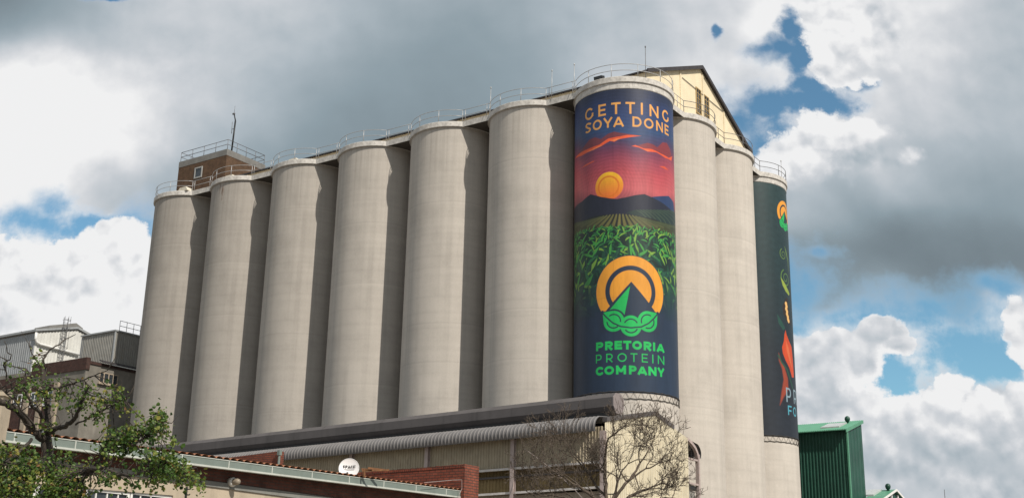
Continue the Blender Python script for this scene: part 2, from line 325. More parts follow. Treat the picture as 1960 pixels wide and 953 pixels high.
def silo_concrete(name, k):
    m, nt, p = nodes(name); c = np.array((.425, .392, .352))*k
    n1 = tex(nt, 'ShaderNodeTexNoise', .35, 8, .62)
    base = ramp(nt, n1.outputs['Fac'], [(.28, tuple(c*.88)), (.5, tuple(c)), (.74, tuple(c*1.07))])
    # slip-form lifts: thin horizontal rings, irregular
    n_r = tex(nt, 'ShaderNodeTexNoise', 1.0, 3, .5, (.05, .05, 2.3))
    rg = ramp(nt, n_r.outputs['Fac'], [(.36, (.95,)*3), (.5, (1,)*3), (.68, (1.02,)*3)])
    base = mixc(nt, .8, base, rg, 'MULTIPLY')
    # vertical run marks, broad and fine
    n_v = tex(nt, 'ShaderNodeTexNoise', 1.6, 5, .6, (1, 1, .02))
    vg = ramp(nt, n_v.outputs['Fac'], [(.34, (.86,)*3), (.52, (1,)*3), (.7, (1.06,)*3)])
    base = mixc(nt, .6, base, vg, 'MULTIPLY')
    n_s = tex(nt, 'ShaderNodeTexNoise', 3.2, 6, .65, (1, 1, .035))
    sm = ramp(nt, n_s.outputs['Fac'], [(.60, (0, 0, 0)), (.74, (.28,)*3)])
    base = mixc(nt, sm, base, tuple(c*.55))
    # pale lime bloom patches and small pits
    n_p = tex(nt, 'ShaderNodeTexNoise', 1.3, 9, .72)
    pm = ramp(nt, n_p.outputs['Fac'], [(.58, (0, 0, 0)), (.72, (.22,)*3)])
    base = mixc(nt, pm, base, tuple(np.minimum(c*1.28, .8)))
    n_d = tex(nt, 'ShaderNodeTexNoise', 14, 5, .7)
    dg = ramp(nt, n_d.outputs['Fac'], [(.3, (.84,)*3), (.55, (1,)*3)])
    base = mixc(nt, .8, base, dg, 'MULTIPLY')
    # position on the wall: angle round the silo and height
    tc = nt.nodes.new('ShaderNodeTexCoord'); sx = nt.nodes.new('ShaderNodeSeparateXYZ'); nt.links.new(tc.outputs['Object'], sx.inputs[0])
    def MM(op, a, b=None, c_=None):
        n = nt.nodes.new('ShaderNodeMath'); n.operation = op
        for j, q in enumerate((a, b, c_)):
            if q is None: continue
            if isinstance(q, (int, float)): n.inputs[j].default_value = q
            else: nt.links.new(q, n.inputs[j])
        return n.outputs[0]
    def near(v, at, w, soft):       # 1 inside |v-at| < w
        n = nt.nodes.new('ShaderNodeMapRange'); n.interpolation_type = 'SMOOTHSTEP'; nt.links.new(MM('ABSOLUTE', MM('SUBTRACT', v, at)), n.inputs[0])
        n.inputs[1].default_value = w; n.inputs[2].default_value = w+soft; n.inputs[3].default_value = 1; n.inputs[4].default_value = 0; return n.outputs[0]
    rd = random.Random(name); ang = MM('ARCTAN2', sx.outputs[1], sx.outputs[0]); zz = sx.outputs[2]
    wz = MM('MULTIPLY_ADD', MM('SUBTRACT', n_p.outputs['Fac'], .5), .5, zz); wa = MM('MULTIPLY_ADD', MM('SUBTRACT', n_p.outputs['Fac'], .5), .12, ang)
    for za in (rd.uniform(24, 31), rd.uniform(33, 38), rd.uniform(17, 22)):      # pour joints
        base = mixc(nt, MM('MULTIPLY', near(MM('MULTIPLY_ADD', MM('SUBTRACT', n1.outputs['Fac'], .5), .25, zz), za, .035, .05), .16), base, tuple(c*.62))
        base = mixc(nt, MM('MULTIPLY', near(zz, za-.14, .04, .08), .12), base, tuple(np.minimum(c*1.25, .8)))
    base = mixc(nt, MM('MULTIPLY', near(ang, rd.uniform(-2.05, -1.85), .004, .010), .35), base, tuple(c*.6))   # form seam
    for _ in range(5):              # repair patches and damp areas
        f = MM('MULTIPLY', near(wa, rd.uniform(-2.6, .3), rd.uniform(.06, .22), .06), near(wz, rd.uniform(14, 39), rd.uniform(.5, 3.0), .5))
        base = mixc(nt, MM('MULTIPLY', f, rd.uniform(.10, .26)), base, tuple(c*rd.choice((.68, .74, 1.22))))
    # rain runs hanging from the rim, fading on the way down
    n_q = tex(nt, 'ShaderNodeTexNoise', 4.2, 5, .7, (1, 1, .012)); fade = nt.nodes.new('ShaderNodeMapRange'); nt.links.new(zz, fade.inputs[0])
    fade.inputs[1].default_value = 33; fade.inputs[2].default_value = 42; n_len = tex(nt, 'ShaderNodeTexNoise', 1.1, 2, .5, (1, 1, 0))
    run = ramp(nt, n_q.outputs['Fac'], [(.50, (0, 0, 0)), (.68, (.42,)*3)]); rr_ = MM('MULTIPLY', run, MM('MULTIPLY', fade.outputs[0], MM('MULTIPLY', n_len.outputs['Fac'], 1.6)))
    base = mixc(nt, rr_, base, tuple(c*np.array((.50, .47, .45))))
    nt.links.new(base, p.inputs['Base Color']); p.inputs['Roughness'].default_value = .92; p.inputs['Specular IOR Level'].default_value = .15
    mx = nt.nodes.new('ShaderNodeMath'); mx.operation = 'ADD'; nt.links.new(n_d.outputs['Fac'], mx.inputs[0]); mx.inputs[1].default_value = 0
    bump(nt, p, mx.outputs[0], .35, .02)
    return m
def brick(name, c1, c2, mortar, bw=.225, bh=.075, mort=.01):
    m, nt, p = nodes(name)
    tc = nt.nodes.new('ShaderNodeTexCoord'); s = nt.nodes.new('ShaderNodeSeparateXYZ'); nt.links.new(tc.outputs['Object'], s.inputs[0])
    ad = nt.nodes.new('ShaderNodeMath'); nt.links.new(s.outputs[0], ad.inputs[0]); nt.links.new(s.outputs[1], ad.inputs[1])
    cb = nt.nodes.new('ShaderNodeCombineXYZ'); nt.links.new(ad.outputs[0], cb.inputs[0]); nt.links.new(s.outputs[2], cb.inputs[1])
    b = nt.nodes.new('ShaderNodeTexBrick'); nt.links.new(cb.outputs[0], b.inputs['Vector']); b.inputs['Scale'].default_value = 1
    b.inputs['Brick Width'].default_value = bw+mort; b.inputs['Row Height'].default_value = bh+mort; b.inputs['Mortar Size'].default_value = mort
    b.inputs['Mortar Smooth'].default_value = .2; b.inputs['Bias'].default_value = 0
    b.inputs['Color1'].default_value = (*c1, 1); b.inputs['Color2'].default_value = (*c2, 1); b.inputs['Mortar'].default_value = (*mortar, 1)
    n = tex(nt, 'ShaderNodeTexNoise', 2.2, 6, .65); g = ramp(nt, n.outputs['Fac'], [(.3, (.66,)*3), (.65, (1.08,)*3)])
    c = mixc(nt, 1., b.outputs['Color'], g, 'MULTIPLY')
    n2 = tex(nt, 'ShaderNodeTexNoise', 25, 3, .6); g2 = ramp(nt, n2.outputs['Fac'], [(.3, (.82,)*3), (.7, (1.06,)*3)])
    c = mixc(nt, 1., c, g2, 'MULTIPLY')
    nt.links.new(c, p.inputs['Base Color']); p.inputs['Roughness'].default_value = .9; p.inputs['Specular IOR Level'].default_value = .2
    iv = nt.nodes.new('ShaderNodeMath'); iv.operation = 'SUBTRACT'; iv.inputs[0].default_value = 1; nt.links.new(b.outputs['Fac'], iv.inputs[1])
    bump(nt, p, iv.outputs[0], .6, .008)
    return m
def glass(name, col=(.02, .024, .028)):
    m, nt, p = nodes(name); n = tex(nt, 'ShaderNodeTexNoise', 3, 4, .6)
    nt.links.new(ramp(nt, n.outputs['Fac'], [(.35, tuple(np.array(col)*.7)), (.7, tuple(np.array(col)*2.2))]), p.inputs['Base Color'])
    p.inputs['Roughness'].default_value = .12; p.inputs['Specular IOR Level'].default_value = .6; return m
MT = {
 'cap': weathered('cap paint', (.54, .515, .48), .8, .28, 3.2, .5, (.16, .145, .125), .75),
 'cream': weathered('cream plaster', (.72, .62, .44), .85, .10, .8, .12, (.3, .24, .15), .2),
 'roofdark': weathered('dark roof sheet', (.045, .04, .042), .55, .25, 1.5, .2, (.1, .08, .06), .2),
 'rail': weathered('galvanised rail', (.42, .42, .42), .5, .2, 3, .1, (.2, .12, .07), .2, .4),
 'raildark': weathered('dull steel rail', (.16, .16, .17), .55, .2, 3, .1, (.15, .09, .05), .3, .4),
 'gallery': weathered('weathered gallery sheet', (.095, .087, .087), .7, .16, .7, .35, (.08, .065, .06), .3),
 'shedroof': weathered('grey roof sheet', (.155, .148, .147), .6, .16, 1.2, .25, (.16, .13, .11), .3, .0),
 'shedclad': weathered('olive cladding', (.36, .31, .225), .75, .2, 1.1, .45, (.1, .07, .04), .4),
 'shedclad2': weathered('ochre cladding', (.25, .185, .09), .8, .3, 1.3, .5, (.06, .045, .03), .6),
 'endclad': weathered('cream cladding', (.66, .60, .46), .65, .14, 1.0, .5, (.35, .25, .14), .35),
 'pinksteel': weathered('faded steel', (.40, .33, .31), .7, .2, 2, .3, (.2, .1, .06), .5),
 'whitesteel': weathered('pale steel', (.55, .52, .50), .7, .2, 2, .3, (.25, .14, .08), .5),
 'gutter': weathered('pale green gutter', (.17, .205, .185), .5, .12, 2, .2, (.2, .18, .13), .25),
 'gutterlip': weathered('bleached gutter lip', (.46, .48, .44), .5, .12, 2, .2, (.2, .18, .13), .25),
 'tile': weathered('clay tile', (.34, .15, .08), .85, .35, 6, .2, (.06, .05, .04), .5),
 'plasterwall': weathered('rendered wall', (.42, .355, .27), .9, .16, 1.4, .35, (.16, .14, .11), .4),
 'ledge': weathered('grey ledge', (.20, .20, .185), .9, .15, 2, .2, (.1, .09, .08), .3),
 'whiteframe': weathered('white window paint', (.70, .70, .68), .6, .12, 4, .2, (.25, .2, .15), .3),
 'whitewall': weathered('white sheeting', (.60, .60, .57), .6, .12, .8, .3, (.3, .25, .2), .3),
 'greysheet': weathered('grey sheeting', (.30, .315, .325), .6, .12, .9, .35, (.15, .13, .12), .3),
 'boxsheet': weathered('dull zinc sheeting', (.25, .245, .225), .6, .18, 1.2, .4, (.28, .19, .11), .4),
 'oldconcrete': weathered('stained render', (.205, .19, .165), .9, .35, .5, .45, (.1, .09, .08), .6),
 'darkconcrete': weathered('grey concrete', (.19, .185, .175), .9, .2, 1, .3, (.1, .09, .08), .4),
 'pilaster': weathered('buff render', (.36, .30, .23), .9, .2, 1.2, .4, (.12, .1, .08), .5),
 'green': weathered('green sheeting', (.012, .064, .042), .45, .28, .6, .15, (.02, .06, .04), .2, 0, .4),
 'greenroof': weathered('light green roof', (.09, .26, .165), .5, .12, 1., .15, (.06, .15, .1), .25),
 'skylight': weathered('clear roof panel', (.45, .47, .46), .3, .15, 2, .1, (.2, .2, .2), .3),
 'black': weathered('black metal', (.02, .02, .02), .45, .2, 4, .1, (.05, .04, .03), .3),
 'hatch': weathered('ivory hatch', (.62, .57, .47), .7, .12, 3, .2, (.3, .25, .2), .3),
 'dish': weathered('white dish', (.66, .66, .66), .4, .05, 3, .05, (.4, .38, .35), .15),
 'lampwhite': weathered('lamp body', (.62, .61, .58), .4, .08, 8, .05, (.3, .28, .25), .2),
 'cord': weathered('lacing rope', (.05, .045, .04), .9, .2, 6, 0, (.1, .09, .08), .2),
 'rust': weathered('rusty steel', (.20, .095, .045), .9, .35, 6, .3, (.06, .04, .03), .5),
 'infill': weathered('joint concrete', (.09, .08, .07), .95, .2, 1, .3, (.05, .045, .04), .4),  # colour darkened to deepen the shadow in the joints between silos
 'brick_red': brick('red brick', (.245, .076, .047), (.19, .060, .040), (.085, .05, .04), mort=.014),
 'brick_dark': brick('brown red brick', (.150, .060, .044), (.105, .046, .036), (.085, .065, .055)),
 'brick_tower': brick('brown tower brick', (.135, .078, .045), (.10, .058, .036), (.10, .075, .055)),
 'brick_mill': brick('sooty mill brick', (.085, .042, .034), (.062, .034, .030), (.06, .05, .045)),
 'glass': glass('dark glass'),
}
mg, ntg, pg = nodes('yard'); ng = tex(ntg, 'ShaderNodeTexNoise', .4, 8, .65)
ntg.links.new(ramp(ntg, ng.outputs['Fac'], [(.3, (.16, .14, .115)), (.7, (.26, .23, .19))]), pg.inputs['Base Color']); pg.inputs['Roughness'].default_value = .95
MT['yard'] = mg

# ------------------------------------------------------------------ ground
g = MB(); g.add([(-1500, -1500, 0), (1500, -1500, 0), (1500, 1500, 0), (-1500, 1500, 0)], [(0, 1, 2, 3)])
me = bpy.data.meshes.new('ground'); me.from_pydata(g.v, [], g.f); me.materials.append(MT['yard'])
o = bpy.data.objects.new('ground', me); COL.objects.link(o); o['kind'] = 'structure'

# ------------------------------------------------------------------ banner painting (surface colours of a printed banner)
KB = 1.25
class Canvas:
    def __init__(s, x0, x1, z0, z1, res):
        s.res = res; s.x = np.arange(x0, x1+res*.5, res); s.z = np.arange(z0, z1+res*.5, res)
        s.X, s.Z = np.meshgrid(s.x, s.z); s.c = np.zeros(s.X.shape+(3,))
    def win(s, x0, x1, z0, z1):
        i0 = max(0, int((x0-s.x[0])/s.res)-1); i1 = min(len(s.x), int((x1-s.x[0])/s.res)+3)
        j0 = max(0, int((z0-s.z[0])/s.res)-1); j1 = min(len(s.z), int((z1-s.z[0])/s.res)+3)
        return (slice(j0, max(j0, j1)), slice(i0, max(i0, i1)))
    def put(s, w, a, col):
        col = lin(col) if not isinstance(col, np.ndarray) else col
        s.c[w] = s.c[w]*(1-a[..., None]) + col*a[..., None]
    def poly(s, P, col, alpha=1., soft=1.):
        P = np.asarray(P, float); w = s.win(P[:, 0].min(), P[:, 0].max(), P[:, 1].min(), P[:, 1].max())
        X, Z = s.X[w], s.Z[w]
        if X.size == 0: return
        ins = np.zeros(X.shape, bool); dm = np.full(X.shape, 1e9)
        for (xa, za), (xb, zb) in zip(P, np.roll(P, -1, 0)):
            dx, dz = xb-xa, zb-za; l2 = dx*dx+dz*dz
            if l2 < 1e-12: continue
            t = np.clip(((X-xa)*dx+(Z-za)*dz)/l2, 0, 1); dm = np.minimum(dm, (X-xa-t*dx)**2+(Z-za-t*dz)**2)
            if dz: ins ^= ((za > Z) != (zb > Z)) & (X < (xb-xa)*(Z-za)/dz+xa)
        sd = np.sqrt(dm)*np.where(ins, -1, 1)
        s.put(w, np.clip(.5-sd/(s.res*soft), 0, 1)*alpha, col)
    def stroke(s, P, wd, col, alpha=1., taper=None, flat=False):
        P = np.asarray(P, float); m = wd/2+s.res
        w = s.win(P[:, 0].min()-m, P[:, 0].max()+m, P[:, 1].min()-m, P[:, 1].max()+m); X, Z = s.X[w], s.Z[w]
        if X.size == 0: return
        best = np.full(X.shape, 1e9); n = len(P)-1
        for i, ((xa, za), (xb, zb)) in enumerate(zip(P[:-1], P[1:])):
            dx, dz = xb-xa, zb-za; l2 = dx*dx+dz*dz+1e-12; t = ((X-xa)*dx+(Z-za)*dz)/l2; tc = np.clip(t, 0, 1)
            d = np.sqrt((X-xa-tc*dx)**2+(Z-za-tc*dz)**2)
            hw = wd/2 if taper is None else wd/2*np.interp((i+tc)/n, *taper)
            sd = d-hw
            if flat:   # square-cut ends
                l = math.sqrt(l2)
                if i == 0: sd = np.where(t < 0, np.maximum(sd, -t*l+0), sd); sd = np.where(t < 0, np.maximum(sd, -t*l), sd)
                if i == n-1: sd = np.where(t > 1, np.maximum(sd, (t-1)*l), sd)
            best = np.minimum(best, sd)
        s.put(w, np.clip(.5-best/s.res, 0, 1)*alpha, col)
    def ring(s, cx, cz, r0, r1, col, alpha=1., a0=None, a1=None):
        w = s.win(cx-r1, cx+r1, cz-r1, cz+r1); X, Z = s.X[w], s.Z[w]
        if X.size == 0: return
        r = np.hypot(X-cx, Z-cz); a = np.clip(.5-(r-r1)/s.res, 0, 1)*np.clip(.5+(r-r0)/s.res if r0 > 0 else 1, 0, 1)
        if a0 is not None:
            t = (np.degrees(np.arctan2(Z-cz, X-cx))-a0) % 360; a = a*(t < (a1-a0))
        s.put(w, a*alpha, col)
    def grad(s, stops, zz=None):
        zz = s.Z if zz is None else zz; st = sorted(stops); k = [p for p, _ in st]; cs = np.array([lin(c) for _, c in st])
        s.c[:] = np.stack([np.interp(zz, k, cs[:, i]) for i in range(3)], -1)

def arc(cx, cz, rx, rz, a0, a1, n=16):
    return [(cx+rx*math.cos(math.radians(a0+(a1-a0)*i/n)), cz+rz*math.sin(math.radians(a0+(a1-a0)*i/n))) for i in range(n+1)]
def glyph(ch, w, h, t):
    """strokes of a plain geometric capital in a w x h box for stroke width t"""
    i = t/2; W, H = w-i, h-i; L0 = i
    if ch == 'E': return [[(L0, 0), (L0, h)], [(L0, H), (w, H)], [(L0, h/2), (w*.92, h/2)], [(L0, i), (w, i)]]
    if ch == 'F': return [[(L0, 0), (L0, h)], [(L0, H), (w, H)], [(L0, h*.47), (w*.9, h*.47)]]
    if ch == 'T': return [[(0, H), (w, H)], [(w/2, 0), (w/2, H)]]
    if ch == 'I': return [[(w/2, 0), (w/2, h)]]
    if ch == 'N': return [[(L0, 0), (L0, h)], [(L0, h-i*.6), (W, i*.6)], [(W, 0), (W, h)]]
    if ch == 'M': return [[(L0, 0), (L0, h)], [(L0, h-i*.8), (w/2, h*.3)], [(w/2, h*.3), (W, h-i*.8)], [(W, 0), (W, h)]]
    if ch == 'A': return [[(i*.75, 0), (w/2, H+i*.3)], [(w/2, H+i*.3), (w-i*.75, 0)], [(w*.22, h*.27), (w*.78, h*.27)]]
    if ch == 'Y': return [[(i*.7, h), (w/2, h*.42)], [(w-i*.7, h), (w/2, h*.42)], [(w/2, 0), (w/2, h*.45)]]
    if ch == 'O': return [arc(w/2, h/2, w/2-i, h/2-i, 0, 360, 32)]
    if ch == 'C': return [arc(w*.54, h/2, w*.54-i, h/2-i, 48, 312, 28)]
    if ch == 'G': return [arc(w*.52, h/2, w*.52-i, h/2-i, 48, 325, 28), [(W, h*.2), (W, h*.5)]]
    if ch == 'D': return [[(L0, 0), (L0, h)], [(L0, H), (w*.42, H)]+arc(w*.42, h/2, w*.58-i, h/2-i, 90, -90, 20)+[(L0, i)]]
    if ch == 'P': return [[(L0, 0), (L0, h)], [(L0, H), (w*.55, H)]+arc(w*.55, h*.66, w*.45-i, h*.34-i, 90, -90, 16)+[(L0, h*.32+i)]]
    if ch == 'R': return glyph('P', w, h, t)+[[(w*.5, h*.34), (w-i*.7, 0)]]
    if ch == 'S': return [[(w*.93, h*.83)]+arc(w*.52, h*.735, w*.40-i*.4, h*.265-i, 40, 250, 14)+arc(w*.49, h*.265, w*.51-i, h*.265-i, 75, -140, 16)]
    return []
def letters(cv, items, z0, h, t, col):
    for ch, x0, x1 in items:
        for st in glyph(ch, x1-x0, h, t): cv.stroke([(x0+x, z0+z) for x, z in st], t, col, flat=(len(st) == 2))

class Cyl:
    """unrolls a silo wall: arc length measured from the side that faces the camera, and height"""
    def __init__(s, cx, cy, R):
        s.c = np.array([cx, cy]); s.R = R; k = to_site(CAM)[:2]-s.c; s.th0 = math.atan2(k[1], k[0])
    def tr(s, x, y):
        d = ray(x, y); dl = np.array([d @ AX, d @ BY, d[2]]); o = to_site(CAM); o2 = o[:2]-s.c
        A = dl[0]**2+dl[1]**2; B = o2 @ dl[:2]; D = max(B*B-A*(o2 @ o2-s.R**2), 0)
        t = (-B-math.sqrt(D))/A; P = o+dl*t; th = math.atan2(P[1]-s.c[1], P[0]-s.c[0])-s.th0
        th = (th+math.pi) % (2*math.pi)-math.pi
        return np.array([th*s.R, P[2]])
    def trs(s, pts, ox=0, oy=0, k=1.): return np.array([s.tr(ox+x/k, oy+y/k) for x, y in pts])

def logo(cv, cx, cz, s=1., bg=(42, 56, 76)):
    X = lambda v: cx+v*s
    O, G, NV = (240, 164, 58), (35, 190, 96), bg
    P = lambda pts: [(cx+x*s, cz+z*s) for x, z in pts]
    cv.ring(cx, cz, 0, 2.80*s, NV); cv.ring(cx, cz, 1.98*s, 2.75*s, O); cv.ring(cx, cz, 0, 1.62*s, O)
    cv.poly(P([(.02, .72), (2.06, -1.62), (2.62, -1.75), (2.3, -3.2), (-2.3, -3.2), (-2.4, -1.6), (-2.06, -1.62)]), NV)
    cv.poly(P([(2.03, -1.55), (2.9, -1.5), (2.5, -3), (0, -3)]), NV); cv.poly(P([(-2.03, -1.55), (-2.9, -1.5), (-2.5, -3), (0, -3)]), NV)
    cv.poly(P([(-.07, .36), (-1.74, -1.56), (-1.2, -1.75), (-.54, -2.03)]), G)
    c3 = [(-1.33, -2.32), (-.03, -2.70), (1.28, -2.29)]
    for r, c in ((.94, NV), (.80, G)):
        for x, z in c3: cv.ring(cx+x*s, cz+z*s, 0, r*s, c)
        e = .07 if c == NV else 0
        cv.poly(P([(-2.20-e, -1.60+e), (-2.12-e, -2.4), (-1.3, -2.6), (-.9, -1.72+e), (-1.45, -1.52+e)]), c)
        cv.poly(P([(2.14+e, -1.57+e), (2.07+e, -2.35), (1.2, -2.6), (.85, -1.70+e), (1.4, -1.50+e)]), c)
    for (x, z), (a0, a1) in zip(c3, ((-10, 130), (25, 155), (60, 200))):
        cv.ring(cx+x*s, cz+z*s, .47*s, .57*s, NV, 1, a0, a1); cv.ring(cx+x*s, cz+z*s, .47*s, .57*s, NV, 1, a0+190, a1+180)
    cv.stroke(P([(-2.25, -1.58), (-1.9, -1.98), (-1.4, -2.45), (-.8, -2.75), (-.03, -2.85), (.75, -2.75), (1.35, -2.42), (1.85, -1.95), (2.18, -1.55)]), .11*s, NV)
    for x in (-2.22, 2.17): cv.ring(cx+x*s, cz-1.55*s, 0, .12*s, NV)

def leaf(cv, x, z, L, wd, ang, bend, c_lit, c_dark, alpha=1.):
    n = 9; mid = []; up = []; dn = []
    a = ang; px, pz = x, z
    for i in range(n):
        t = i/(n-1); w = wd*math.sin(math.pi*min(1, t*.95+.04))**.8*(1-.25*t)
        nx, nz = -math.sin(a), math.cos(a); mid.append((px, pz)); up.append((px+nx*w, pz+nz*w)); dn.append((px-nx*w*.75, pz-nz*w*.75))
        px += math.cos(a)*L/(n-1); pz += math.sin(a)*L/(n-1); a += bend/(n-1)
    if nx*0+math.cos(ang) < 0: up, dn = dn, up
    cv.poly(dn+mid[::-1], c_dark, alpha); cv.poly(up+mid[::-1], c_lit, alpha)

def paint_main(cy):
    rnd = random.Random(11); rng = np.random.default_rng(3)
    cv = Canvas(-6.5, 6.5, 17.2, 41.75, .03)
    T = lambda pts, ox, oy: cy.trs(pts, ox, oy, 5.957)
    wob = .18*np.sin(cv.X*1.3+cv.Z*.5)+.12*np.sin(cv.X*2.9-1)
    cv.grad([(17, (42, 58, 80)), (31, (38, 52, 66)), (33.0, (206, 100, 106)), (34.3, (194, 84, 94)), (35.3, (164, 74, 92)), (36.1, (126, 64, 90)), (36.9, (80, 66, 100)),
             (37.8, (52, 78, 120)), (38.8, (48, 70, 116)), (40.0, (46, 62, 104)), (40.7, (44, 54, 82)), (41.7, (40, 48, 70))], cv.Z+wob*.7-.03*(cv.X-.5)**2)
    # brushed swirls round the sun and streaks in the sky
    sx, sz = cy.tr(1164.8, 356); R = np.hypot(cv.X-sx, (cv.Z-sz))
    sw = .5+.5*np.sin(R*26+.8*np.sin(cv.X*2)+.6*np.sin(cv.Z*3)); fall = np.clip(1-(R-1.3)/3.4, 0, 1)*(R > 1.2)
    cv.c *= (1-.13*sw*fall)[..., None]
    st = np.sin(cv.Z*21+1.2*np.sin(cv.X*1.1)+.7*np.sin(cv.X*2.7)); band = np.clip((cv.Z-33)/1., 0, 1)
    cv.c *= (1+.06*st*band)[..., None]
    # clouds
    mar, mar2, org, yel = (124, 62, 68), (140, 60, 66), (236, 96, 58), (250, 150, 92)
    cv.poly(T([(130, 790), (200, 700), (290, 580), (350, 555), (420, 575), (500, 515), (570, 490), (640, 505), (720, 515), (870, 540), (720, 545), (600, 580), (500, 590), (400, 650), (300, 700), (200, 750)], 1080, 170), mar, .92, 2)
    cv.poly(T([(122, 806), (200, 722), (290, 680), (400, 640), (500, 570), (640, 543), (720, 528), (880, 540), (760, 553), (620, 578), (570, 606), (520, 597), (420, 657), (300, 712), (200, 765)], 1080, 170), org)
    cv.poly(T([(250, 728), (320, 690), (420, 645), (430, 652), (330, 702)], 1080, 170), yel, .6); cv.poly(T([(520, 590), (620, 565), (660, 560), (570, 600)], 1080, 170), yel, .7)
    cv.poly(T([(770, 655), (850, 645), (950, 618), (1010, 635), (1060, 670), (1120, 612), (1170, 620), (1205, 690), (1225, 790), (1150, 770), (1000, 700), (900, 680)], 1080, 170), mar2, .95, 2)
    cv.poly(T([(765, 655), (810, 643), (900, 680), (1000, 690), (1100, 740), (1190, 790), (1232, 770), (1222, 822), (1150, 790), (1050, 727), (950, 717), (850, 670)], 1080, 170), org)
    cv.poly(T([(800, 655), (900, 690), (980, 708), (950, 712), (860, 675)], 1080, 170), yel, .6)
    cv.poly(T([(200, 905), (240, 868), (345, 820), (335, 834), (250, 882)], 1080, 170), org, .8); cv.poly(T([(1085, 886), (1140, 886), (1192, 932), (1150, 917)], 1080, 170), org, .9)
    # painted sun disc
    for k in range(12):
        f = k/11; col = np.array((252, 196, 48))*(1-f)+np.array((232, 112, 52))*f
        w = 1.16; z1 = sz+w-2*w*k/12; P = [(sx+math.sqrt(max(w*w-(z-sz)**2, 0))*sg, z) for sg, zs in ((1, (z1, z1-.05, z1-.1, z1-.15, z1-.21)), (-1, (z1-.21, z1-.15, z1-.1, z1-.05, z1))) for z in zs]
        cv.poly(P, tuple(col))
    cv.ring(sx-.02, sz-.05, .76, .90, (222, 120, 40), .85)
    # hills and fields
    cv.poly(T([(985, 342), (1190, 330), (1245, 405), (1258, 560), (1120, 480)], 1080, 320), (46, 66, 106))
    cv.poly(T([(105, 490), (120, 470), (200, 395), (300, 310), (420, 340), (520, 356), (600, 364), (700, 345), (820, 318), (915, 308), (1000, 345), (1120, 410), (1215, 490), (1262, 560), (1262, 800), (105, 800)], 1080, 320), (40, 44, 60))
    cv.poly(T([(700, 520), (800, 490), (1000, 483), (1150, 490), (1262, 520), (1262, 800), (1100, 700), (900, 580)], 1080, 320), (42, 60, 58))
    for k in range(12):
        x = 820+k*40; cv.stroke(T([(x, 488+.02*k), (x+60+k*6, 520+k*2), (x+130+k*8, 590+k*4), (x+170+k*9, 700)], 1080, 320), .07, (74, 92, 74), .7, ((0, 1), (.6, 1.6)))
    cv.poly(T([(118, 690), (200, 620), (300, 570), (430, 545), (620, 538), (760, 545), (900, 565), (1050, 600), (1180, 690), (1260, 790), (1262, 860), (105, 860)], 1080, 320), (40, 46, 46))
    for k in range(19):
        f = (k-9)/9; x0 = 632+f*330; y0 = 540+70*f*f; xb = 620+f*900; yb = 760+30*f*f
        pts = [(x0+(xb-x0)*(t**1.25), y0+(yb-y0)*(t**(1.0+.55*abs(f)))) for t in np.linspace(0, 1, 9)]
        mid = 1-abs(f); c = np.array((74, 84, 58))*(1-mid)+np.array((122, 116, 70))*mid
        cv.stroke(T(pts, 1080, 320), .40, tuple(c*.80), .9, ((0, 1), (.30, 1.15)))
        cv.stroke(T(pts[:6], 1080, 320), .30, tuple(np.minimum(c*1.15, 200)), .55, ((0, 1), (.35, .7)))
    # crop
    top = cy.trs([(105, 810), (160, 760), (260, 720), (400, 690), (620, 678), (800, 680), (950, 700), (1080, 730), (1200, 775), (1262, 800)], 1080, 320, 5.957)
    cv.poly(list(map(tuple, top))+[(6.5, 23), (-6.5, 23)], (28, 48, 44), 1, 6)
    zt = lambda x: np.interp(x, top[:, 0], top[:, 1])
    dz = np.clip((26.0-cv.Z)/4.2, 0, 1); dz = dz*dz*(3-2*dz)
    for k in range(160):
        x = rnd.uniform(-6.3, 6.3); t = rnd.random(); z = zt(x)-.5-t*5.2; sz_ = .7+1.3*t; f = max(0, min(1, (z-23)/3.5))
        c0 = np.array((34, 76, 58))*f+np.array((34, 50, 62))*(1-f); leaf(cv, x, z-.4*sz_, sz_, sz_*rnd.uniform(.22, .34), math.radians(rnd.uniform(40, 140)), rnd.uniform(-.6, .6), tuple(c0*rnd.uniform(.85, 1.2)), tuple(c0*.75), .8)
    n = 560
    for k in range(n):
        t = (k/n)**2.0; x = rnd.uniform(-6.2, 6.2); z = zt(x)+.05-t*6.4; size = (.40+1.75*t)*rnd.uniform(.7, 1.25)
        fade = max(0, min(1, (z-22.6)/3.6)); br = rnd.random()
        lit = np.array((74, 158, 72)) if br < .55 else (np.array((128, 172, 70)) if br < .85 else np.array((52, 118, 72)))
        dk = np.array((24, 66, 50)); base = np.array((32, 50, 62))
        if t > .35 and br < .4: lit = np.array((40, 84, 68)); dk = np.array((30, 62, 58))
        lit = lit*fade+base*(1-fade); dk = dk*fade+base*(1-fade)
        ang = math.radians(rnd.choice((rnd.uniform(25, 80), rnd.uniform(100, 155), rnd.uniform(10, 30), rnd.uniform(150, 170))))
        leaf(cv, x, z-size*.3, size, size*rnd.uniform(.18, .30), ang, rnd.uniform(-.9, .9)*(-1 if math.cos(ang) > 0 else 1), tuple(lit), tuple(dk), .95*min(1, fade*1.6))
    cv.c[:] = cv.c*(1-dz[..., None]*.96)+lin((42, 58, 80))*dz[..., None]*.96
    logo(cv, .44, 24.92)
    seam = (np.abs((cv.X+.9) % 3.15-.03) < .035)*.10+(np.abs((cv.Z+.4) % 6.2-.03) < .035)*.07
    # lettering
    oc = (238, 172, 92)
    letters(cv, [('G', -3.52, -2.60), ('E', -2.11, -1.45), ('T', -.98, -.24), ('T', .15, .90), ('I', 1.36, 1.56), ('N', 2.14, 3.03), ('G', 3.47, 4.40)], 39.36, 1.0, .165, oc)
